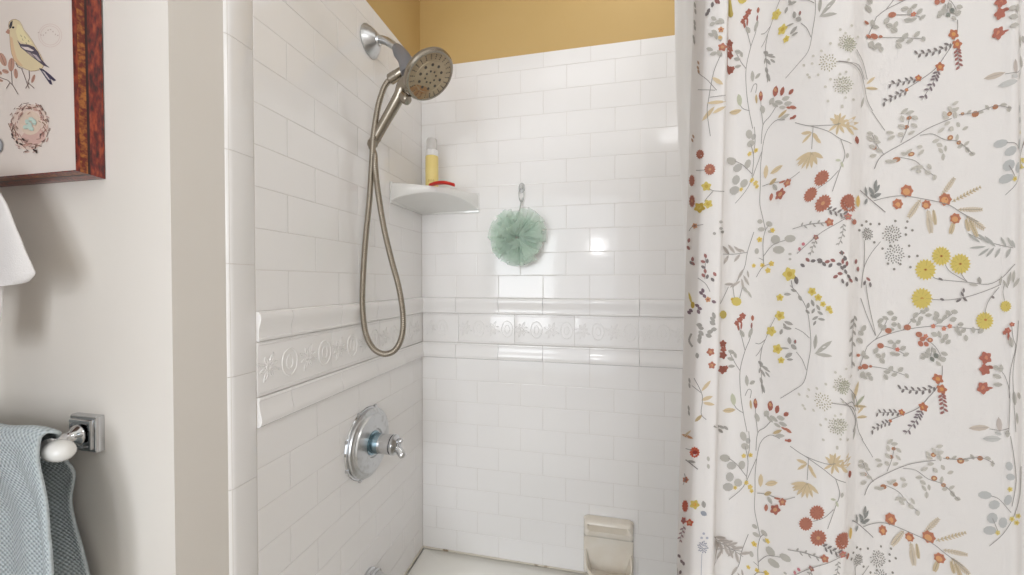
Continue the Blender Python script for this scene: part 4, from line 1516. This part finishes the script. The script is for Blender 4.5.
# ---- B: branch with orange flowers
c = Crop(840, 0, (0, 1))
c.stem([(468, 80), (466, 130), (445, 180), (420, 220), (380, 275), (320, 320), (250, 365)], STM, 3.2)
for x, y, r in ((452, 138, 20), (466, 178, 19), (398, 268, 18), (312, 313, 13), (265, 360, 7)): c.bloom(x, y, r, (180, 106, 76), (214, 152, 84))
c.sprig([(440, 175), (400, 200), (350, 212), (300, 218)], 20, 10, DRK, 12); c.sprig([(465, 195), (470, 230), (475, 275)], 20, 10, MAR, 10)
c.sprig([(388, 285), (370, 330), (325, 400)], 20, 9, (118, 104, 108), 12); c.sprig([(300, 318), (250, 328), (190, 340)], 19, 9, DRK, 9); c.sprig([(262, 365), (215, 385), (165, 416)], 19, 9, DRK, 9)
c.leaf(415, 45, 26, 22, 20, GRY); c.leaf(430, 62, 22, 18, 60, (128, 130, 120)); c.oval(386, 10, 11, 12, 0, RED); c.oval(408, 6, 10, 10, 0, RED); c.leaves([(400, 55), (455, 48), (453, 75), (440, 40), (395, 65)], 24, 16)
c.stem([(430, 10), (425, 50)])
c.dand(35, 180, 30, (176, 176, 152), .8); c.dand(17, 340, 36, (186, 184, 164), .8); c.dots([(42, 105), (18, 135), (20, 290), (30, 240), (5, 430), (18, 392), (48, 400), (65, 150)], 6, (196, 190, 178))
c.stem([(60, 200), (85, 250), (103, 320)]); c.stem([(-10, 246), (40, 255), (75, 290), (92, 350), (110, 420), (178, 522)])
c.leaf(122, 322, 46, 12, -40, BEI); c.leaf(126, 354, 52, 13, 5, BEI); c.leaf(88, 410, 46, 10, -75, GRY)
c.fan(20, 500, (-40, -10, 20, 50, 190, 230), 52, 13); c.leaf(66, 560, 34, 16, 80, RD2)
# ---- F: leafy orange-dotted branch (repeats upward)
c = Crop(840, 288, (0, 1, -1))
c.stem([(105, 235), (150, 200), (250, 168), (370, 152), (450, 156), (560, 166)], STM, 3); c.stem([(140, 205), (165, 170), (190, 120)]); c.stem([(370, 150), (410, 130), (460, 92)]); c.stem([(250, 168), (300, 115), (345, 82)])
c.stem([(110, 312), (180, 322), (265, 350)]); c.stem([(330, 195), (380, 235), (410, 290)]); c.stem([(105, 235), (80, 300), (70, 330)]); c.stem([(160, 228), (220, 245), (262, 268)])
c.leaves([(160, 150), (180, 120), (200, 100), (215, 122), (215, 145), (235, 152), (160, 130), (172, 158), (205, 165), (300, 108), (320, 122), (330, 95), (345, 85), (352, 108), (292, 130), (312, 140), (380, 120), (395, 132), (430, 100), (455, 95), (450, 125), (415, 118), (385, 105), (480, 145), (490, 170), (530, 168), (560, 172), (475, 180), (500, 200), (465, 165), (375, 185), (395, 185), (420, 195), (430, 215), (408, 210), (350, 250), (345, 268), (410, 285), (415, 262), (372, 248), (200, 215), (230, 215), (215, 232), (225, 265), (250, 240), (262, 265), (210, 262), (140, 250), (150, 270), (165, 290), (170, 270), (185, 335), (180, 355), (215, 345), (200, 322), (240, 325), (265, 350), (100, 275), (90, 262), (95, 355), (120, 360), (110, 345), (85, 345), (80, 180), (75, 210), (90, 160)], 27, 19, GRY, 60)
for x, y, r in ((190, 170, 14), (267, 157, 15), (313, 185, 14), (327, 203, 12), (357, 207, 12), (158, 230, 14), (95, 313, 14), (75, 318, 9), (68, 268, 8), (118, 312, 7)): c.oval(x, y, r, r * .8, 10, (174, 108, 84)); c.oval(x, y, r * .45, r * .35, 0, (222, 176, 130))
for x, y in ((227, 245), (370, 152), (435, 152), (340, 192), (412, 162)): c.bloom(x, y, 9, (196, 110, 90), ORG)
c.leaf(381, 270, 24, 20, 60, (124, 126, 118))
# ---- F: trumpet motif right (repeats upward)
for x, y, r in ((578, 278, 24), (575, 325, 22), (568, 398, 24), (668, 170, 13), (655, 178, 9), (684, 145, 9)): c.bloom(x, y, r, (172, 96, 78), (206, 134, 102))
c.leaf(598, 315, 26, 14, 20, RD2); c.leaf(595, 398, 28, 9, 0, RD2); c.leaf(672, 195, 36, 12, 85, RD2)
for x, y, l, w, a in ((620, 318, 30, 20, 20), (640, 320, 20, 32, 0), (625, 352, 36, 20, 20), (628, 385, 38, 18, 0), (680, 215, 46, 18, 80)): c.leaf(x, y, l, w, a, GRY, True)
c.stem([(672, 575), (676, 480), (675, 410), (658, 355), (640, 325)]); c.stem([(676, 440), (680, 330), (700, 240), (690, 200), (685, 150)])
c.stem([(710, 130), (705, 210), (690, 330), (692, 430), (700, 575)], STM, 2)
c.leaf(695, 440, 60, 16, 85, GRY, True); c.leaf(712, 430, 30, 12, 80, GRY); c.leaf(705, 520, 50, 10, 85, GRY); c.leaf(555, 558, 84, 24, -2, (200, 186, 172), True); c.leaf(635, 545, 60, 24, 84, (196, 184, 176), True); c.stem([(595, 562), (640, 568), (675, 560)])
# lower-left pale leaves
c = Crop(840, 288)
c.leaf(62, 410, 80, 14, -75, BEI, True); c.leaf(78, 450, 56, 13, -50, GRN, True); c.leaf(78, 472, 56, 12, 5, BEI, True); c.leaf(50, 440, 50, 10, 75, GRY); c.stem([(0, 440), (40, 480), (60, 530), (50, 575)])
c.stem([(80, 40), (105, 110), (140, 190)]); c.sprig([(55, 110), (48, 180), (45, 320)], 24, 9, GR2, 9, 30)
# ---- D: yellow daisies, autumn branch, dandelions
c = Crop(840, 144, (0, 1))
for x, y, r in ((403, 448, 40), (340, 502, 44), (478, 479, 43)): c.daisy(x, y, r, YEL, None, 18); c.oval(x, y, 7, 5, 0, (196, 140, 60)); c.oval(x, y, 3, 3, 0, (130, 80, 50))
for (x, y) in ((403, 448), (340, 502), (478, 479)):
    pass
c.stem([(418, 482), (440, 512), (505, 550)]); c.stem([(480, 515), (492, 535), (505, 550)]); c.stem([(370, 532), (400, 542), (505, 552), (590, 560), (650, 530), (695, 480)], STM, 3)
c.leaf(400, 540, 22, 9, 30, DRK); c.leaf(555, 545, 30, 15, 80, GR2); c.leaf(530, 562, 40, 12, 10, GRY)
for x, y, l, w, a in ((675, 540, 60, 12, 100), (690, 530, 50, 12, 95), (700, 555, 46, 12, 120), (660, 560, 40, 10, 60), (640, 545, 36, 10, 100)): c.leaf(x, y, l, w, a, GRY, True)
c.daisy(325, 617, 44, YEL, None, 18); c.oval(325, 617, 7, 5, 0, (196, 140, 60)); c.daisy(575, 706, 37, YEL, None, 18); c.oval(578, 702, 6, 5, 0, (190, 120, 60)); c.daisy(660, 648, 24, YEL, None, 14); c.oval(660, 645, 5, 5, 0, YE2)
c.stem([(365, 621), (440, 622), (520, 606), (600, 578), (640, 560)], STM, 3); c.stem([(575, 680), (588, 630), (632, 572)]); c.stem([(655, 625), (648, 590), (655, 560)])
for x, y, l, a in ((485, 600, 26, 60), (495, 620, 26, 40), (470, 625, 26, -30), (490, 585, 20, 90), (405, 621, 20, 20), (607, 612, 16, 30)): c.leaf(x, y, l, 10, a, DRK)
c.stem([(130, 228), (180, 215), (240, 208), (300, 215), (420, 240), (480, 275), (548, 312)], STM, 3)
for a, b_, w in (((320, 222), (272, 292), 15), ((348, 262), (362, 352), 17), ((372, 262), (380, 320), 10), ((402, 212), (455, 138), 13), ((445, 232), (560, 172), 12), ((470, 262), (565, 262), 13), ((500, 288), (572, 338), 16), ((455, 305), (440, 355), 12), ((515, 305), (545, 368), 12), ((500, 300), (512, 345), 10)): c.fern(a, b_, w, (204, 188, 164) if w > 12 else (202, 182, 148))
for x, y, r in ((265, 188, 27), (228, 240, 23), (343, 243, 20), (418, 222, 27), (458, 298, 23)): c.daisy(x, y, r, (184, 112, 82), None, 7); c.oval(x - 2, y + 3, r * .55, r * .5, 20, (220, 162, 106))
for x, y, l, w, a in ((100, 190, 40, 10, 80), (122, 190, 40, 16, 60), (138, 165, 44, 14, 100), (145, 205, 36, 16, -20), (100, 230, 26, 12, -70), (130, 210, 30, 14, 30), (145, 180, 40, 14, -60)): c.leaf(x, y, l, w, a, (138, 138, 134))
c.stem([(75, 185), (120, 225), (178, 273)], DRK, 3)
c.daisy(32, 228, 30, RED, None, 14, .75); c.leaf(67, 230, 50, 16, 90, (222, 186, 106)); c.bloom(28, 290, 14, (190, 110, 100)); c.oval(52, 312, 9, 11, 0, RED); c.stem([(0, 300), (30, 290), (50, 310)])
c.dand(105, 360, 24, (138, 134, 128), .9, 30); c.dand(205, 360, 36, (130, 124, 116), 1.05, 44); c.dand(217, 440, 38, (132, 128, 122), 1.05, 46)
c.dots([(120, 320), (155, 320), (103, 310), (220, 308), (268, 310), (262, 335), (288, 345), (262, 362), (135, 393), (168, 418), (200, 407), (275, 407), (275, 450), (308, 447), (190, 478), (215, 500), (280, 492), (240, 480), (85, 325), (75, 345)], 6, (132, 126, 118))
c.stem([(95, 385), (95, 440), (93, 495)]); c.stem([(160, 390), (120, 440), (93, 495), (82, 575)])
c.stem([(510, 358), (560, 380), (620, 400), (690, 415)])
for x, y, l, w, a in ((535, 378, 56, 13, 35), (570, 378, 62, 14, 40), (598, 390, 60, 14, 45), (548, 413, 66, 11, -5), (572, 432, 54, 12, -35), (598, 432, 50, 12, -50), (628, 435, 46, 12, -60), (652, 392, 46, 12, 60), (678, 392, 44, 12, 65), (672, 435, 44, 13, -65), (690, 400, 36, 10, 70)): c.leaf(x, y, l, w, a, (180, 178, 172), True)
for x, y in ((5, 435), (18, 455), (8, 470), (25, 478), (5, 495), (20, 510), (32, 530), (8, 548), (25, 560), (60, 470), (68, 500), (62, 540), (110, 540), (118, 562), (95, 555), (40, 545)): c.leaf(x, y, 22, 11, cr_.uniform(40, 110), DRK if cr_.random() < .6 else MAR)
c.stem([(100, 560), (112, 640), (140, 765)])
# ---- H: pale leafy branch (repeats upward)
c = Crop(840, 431, (0, -1, 1))
c.stem([(95, 255), (120, 205), (190, 165), (280, 130), (380, 115)], STM, 3.2); c.stem([(250, 148), (300, 155), (350, 190), (410, 212), (470, 272)]); c.stem([(180, 215), (230, 240), (270, 285), (312, 322)]); c.stem([(185, 160), (205, 110), (215, 60)]); c.stem([(410, 108), (480, 112), (560, 105), (615, 130)])
c.stem([(130, 200), (105, 165), (85, 120)])
c.leaves([(197, 40), (215, 50), (190, 68), (232, 75), (188, 98), (230, 105), (185, 128), (220, 130), (150, 115), (155, 135), (80, 120), (80, 140), (100, 135), (105, 150), (88, 170), (112, 182), (90, 205), (145, 225), (160, 228), (195, 205), (210, 200), (250, 192), (255, 215), (230, 268), (250, 270), (245, 285), (288, 278), (282, 300), (308, 325), (350, 90), (355, 105), (372, 75), (395, 60), (398, 85), (395, 105), (385, 85), (360, 130), (335, 150), (378, 155), (410, 145), (440, 165), (315, 185), (330, 205), (405, 195), (418, 230), (335, 228), (355, 225), (345, 255), (448, 250), (468, 270), (445, 225), (455, 105), (500, 115), (527, 103), (590, 108), (608, 130)], 27, 16, (194, 188, 178), 40)
for x, y, r in ((213, 70, 9), (203, 103, 10), (95, 172, 10), (172, 222, 13), (220, 212, 11), (372, 95, 11), (375, 188, 13), (412, 215, 10), (480, 118, 15), (558, 108, 12), (428, 107, 8)): c.oval(x, y, r, r * .8, 10, (176, 118, 84)); c.oval(x, y, r * .45, r * .36, 0, (222, 190, 140))
for x, y, rx, ry, a in ((577, 255, 28, 16, 5), (615, 294, 23, 18, -15), (607, 347, 22, 22, 0), (670, 275, 15, 22, 20), (650, 365, 18, 22, 10), (597, 396, 27, 18, 0), (675, 140, 14, 18, -10), (680, 183, 17, 14, 10)): c.oval(x, y, rx, ry, a, (186, 186, 184))
c.stem([(595, 458), (650, 410), (690, 345), (715, 250), (720, 140)]); c.stem([(600, 258), (635, 272), (682, 325)]); c.stem([(680, 20), (692, 100), (700, 200), (685, 300)]); c.stem([(607, 347), (630, 400)])
for x, y in ((685, 350), (702, 365), (678, 232), (628, 405), (708, 338)): c.bloom(x, y, 10, (214, 196, 120), YE2)
c.leaf(606, 30, 76, 26, 0, (198, 196, 192), True); c.leaf(630, 8, 30, 18, 20, (196, 194, 190)); c.leaf(668, 10, 20, 30, 0, GRY)
# ---- left edge folds, traced down their full height
c = Crop(660, 0)
for x, y, a in ((195, 45, 110), (210, 20, 100), (225, 5, 80), (232, 8, 60), (190, 55, 120)): c.leaf(x, y, 24, 13, a, DRK if y > 15 else MAR)
c.leaves([(215, 75), (245, 85), (210, 97), (205, 140), (225, 146), (200, 198), (215, 215), (240, 155), (232, 90), (218, 130), (238, 215)], 28, 17, GRY)
c.bloom(243, 120, 11, ORG, RD2); c.bloom(248, 190, 16, RED); c.bloom(240, 152, 8, (214, 180, 110), ORG)
c.stem([(245, 215), (215, 290), (195, 400), (190, 450), (202, 545)]); c.stem([(155, 290), (190, 320), (226, 362)]); c.stem([(155, 358), (220, 362)]); c.stem([(200, 390), (258, 382)])
c.leaf(230, 325, 50, 18, 35, BEI, True); c.leaf(225, 410, 72, 14, -5, BEI, True); c.leaf(195, 455, 74, 16, -50, BEI, True); c.leaf(235, 440, 56, 14, -30, BEI, True)
for x, y in ((143, 20), (145, 45), (142, 90), (143, 110), (138, 150), (140, 165)): c.leaf(x, y, 26, 8, 80, GR2)
for x, y in ((157, 250), (155, 270), (158, 285), (137, 545), (133, 560)): c.leaf(x, y, 18, 8, 70, (176, 142, 116))
c = Crop(660, 144)
c.daisy(163, 41, 20, RED, None, 12, .8); c.daisy(200, 102, 24, RED, ORG, 14, .95); c.daisy(131, 146, 25, RED, None, 12, .48); c.daisy(132, 228, 27, RED, ORG, 12, .45)
c.bloom(187, 170, 18, YEL, YE2); c.bloom(161, 254, 20, YE2, YEL); c.bloom(193, 240, 17, YEL, YE2)
c.stem([(148, 105), (182, 105)]); c.stem([(252, 190), (215, 188), (198, 180)]); c.stem([(212, 190), (190, 215), (180, 230)]); c.bloom(143, 327, 11, ORG, MAR); c.stem([(120, 348), (135, 330), (175, 322)])
c.dots([(240, 312), (240, 338), (217, 358), (245, 352)], 7, GR2)
for x, y in ((183, 447), (190, 468), (174, 470), (175, 492), (182, 508), (190, 530), (218, 520), (210, 542), (175, 525), (135, 460), (130, 475), (137, 478), (120, 385), (118, 415)): c.leaf(x, y, 20, 12, cr_.uniform(20, 110), MAR if cr_.random() < .6 else DRK)
c.stem([(155, 535), (185, 560), (200, 590)]); c.stem([(182, 440), (180, 540)])
c = Crop(660, 288)
c.leaf(122, 40, 50, 10, 75, YEL); c.oval(132, 68, 8, 14, 0, YE2)
for x, y in ((165, 20), (178, 32), (172, 10), (150, 70), (155, 95), (160, 82), (215, 55), (125, 90), (118, 98)): c.leaf(x, y, 20, 13, cr_.uniform(20, 110), (120, 96, 104))
c.bloom(192, 46, 11, ORG, RD2); c.leaves([(158, 148), (165, 180), (158, 210), (215, 110), (210, 140), (200, 175), (150, 270), (210, 125), (165, 160), (195, 190), (160, 195), (215, 165)], 26, 16, GR2)
c.stem([(128, 182), (118, 210), (132, 235)], GR2, 8)
c.bloom(202, 255, 15, RED); c.bloom(207, 308, 14, RED)
c.leaf(185, 390, 56, 14, -50, BEI, True); c.leaf(188, 440, 48, 16, -20, BEI, True); c.leaf(195, 462, 46, 14, 10, BEI, True); c.leaf(155, 520, 40, 14, -45, TAN, True)
c.stem([(138, 360), (170, 430), (165, 500), (185, 525)]); c.stem([(130, 390), (165, 418)])
for x, y in ((120, 370), (120, 390), (117, 480), (118, 500)): c.leaf(x, y, 24, 8, 80, GR2)
for x, y in ((225, 552), (245, 555), (262, 558), (240, 570)): c.leaf(x, y, 26, 12, cr_.uniform(-10, 40), GR2)
c = Crop(660, 431)
c.leaf(112, 22, 50, 12, 20, ORG); c.leaf(112, 10, 40, 8, -40, BEI); c.daisy(140, 85, 23, (196, 84, 56), None, 12, .9); c.oval(142, 85, 10, 8, 0, (150, 50, 40)); c.stem([(105, 70), (130, 78)])
c.stem([(105, 115), (125, 130), (152, 152)], DRK, 4); c.leaf(128, 122, 34, 10, 10, GR2); c.bloom(105, 195, 12, (190, 120, 90), MAR); c.stem([(100, 170), (104, 190), (95, 215)])
c.daisy(103, 300, 26, (190, 84, 60), None, 12, .5); c.bloom(140, 293, 18, YEL, (224, 160, 60)); c.bloom(97, 358, 14, (180, 92, 84), MAR, .7); c.bloom(121, 366, 14, (200, 92, 62), ORG)
c.leaf(175, 292, 30, 18, 80, GR2); c.leaf(175, 328, 28, 20, 30, (150, 154, 164)); c.leaf(193, 110, 22, 12, 80, GRY); c.leaf(193, 140, 22, 12, 80, GRY)
c.sprig([(98, 380), (90, 410), (80, 445)], 15, 7, (160, 130, 134), 7); c.dand(172, 462, 24, (164, 164, 176), .8, 26); c.dots([(175, 408), (167, 425), (188, 425)], 6, (176, 176, 188)); c.stem([(168, 488), (165, 575)], (176, 176, 186))
for x, y in ((80, 500), (72, 515), (90, 522), (75, 545), (98, 530), (85, 565), (65, 560)): c.leaf(x, y, 18, 11, cr_.uniform(20, 110), (128, 110, 112))
c.sprig([(212, 420), (240, 445), (280, 465), (332, 500)], 50, 13, (188, 178, 170), 11, 40)
# ---- the same print carried on over the rest of the cloth
AL = np.concatenate([[0], np.cumsum(np.hypot(np.diff(Kx), np.diff(Ky)))])
QA = np.arange(NQ)
qa, qb = cast(726, 287)[0], cast(985, 287)[0]
SP = float(np.interp(qb, QA, AL) - np.interp(qa, QA, AL))
QEND = cast(1019, 287)[0] + 20
ZV0, ZV1 = CZ - .36, CZ + .36


def stamp(co, c):
    if max(p.z for p in co) > ZC1 - .01 or min(p.z for p in co) < ZC0 + .01: return
    f = bm.faces.new([bm.verts.new(p) for p in co])
    f.normal_update()
    if f.normal.y > 0: f.normal_flip()
    for l in f.loops: l[ink] = c


for qs, c, off, ks in SRC:
    zmin, zmax = min(z for q, z in qs), max(z for q, z in qs)
    qm = sum(q for q, z in qs) / len(qs)
    for k in range(-4, 4):
        z0, z1 = zmin - k * RREP, zmax - k * RREP
        if len(ks) == 1 and (z0 < ZV1 and z1 > ZV0 or abs(k) % 2): continue
        if k not in ks and (z0 > ZV1 or z1 < ZV0):
            stamp([surf(min(max(drift(q, k), 0), NQ - 1.001), z - k * RREP, off) for q, z in qs], c)
        if len(ks) > 1 and qa <= qm < qb:
            for h in range(1, 5):
                nq = [float(np.interp(np.interp(q, QA, AL) + h * SP, AL, QA)) for q, z in qs]
                if min(nq) < QEND or max(nq) > NQ - 2: continue
                stamp([surf(q, z - k * RREP, off) for q, (_, z) in zip(nq, qs)], c)
sc_ = obj('shower_curtain', bm, M_curtain, angle=180, origin=(.5, .48, ZC0))
tag(sc_, 'white shower curtain printed with red, yellow and grey wildflowers', 'shower curtain')

# liner
bm = bmesh.new()
YLN = .650
EDG = [(on_y(a, b_, YLN).z, on_y(a, b_, YLN).x) for a, b_ in ((674.5, -150), (674.5, 0), (675, 60), (677, 120), (681, 190), (684.5, 250), (686, 300), (686, 420), (684, 575))][::-1]
rows = []
for z in np.linspace(ZR - .03, 1.975, 30):
    x0 = float(np.interp(z, [e[0] for e in EDG], [e[1] for e in EDG]))
    row = []
    for i in range(80):
        t = (i / 79) ** 1.5
        x = x0 + (.74 - x0) * t
        y = YLN + .007 * math.sin((x - x0) * 130) * min(1, (x - x0) / .02)
        row.append(Vector((x, y, z)))
    rows.append(row)
grid(bm, rows)
ln = obj('curtain_liner', bm, M_liner, angle=180, origin=(.5, .64, ZR - .18))
tag(ln, 'plain white shower liner showing beside the left edge of the printed curtain', 'shower liner')
# rod
bm = bmesh.new()
tube(bm, [(XL + .0005, .56, 1.99), (XR - .0005, .56, 1.99)], .0125, 20)
rd = obj('curtain_rod', bm, M_chrome, origin=(XL, .56, 1.99))
tag(rd, 'chrome curtain rod across the tub opening above the printed curtain', 'curtain rod')
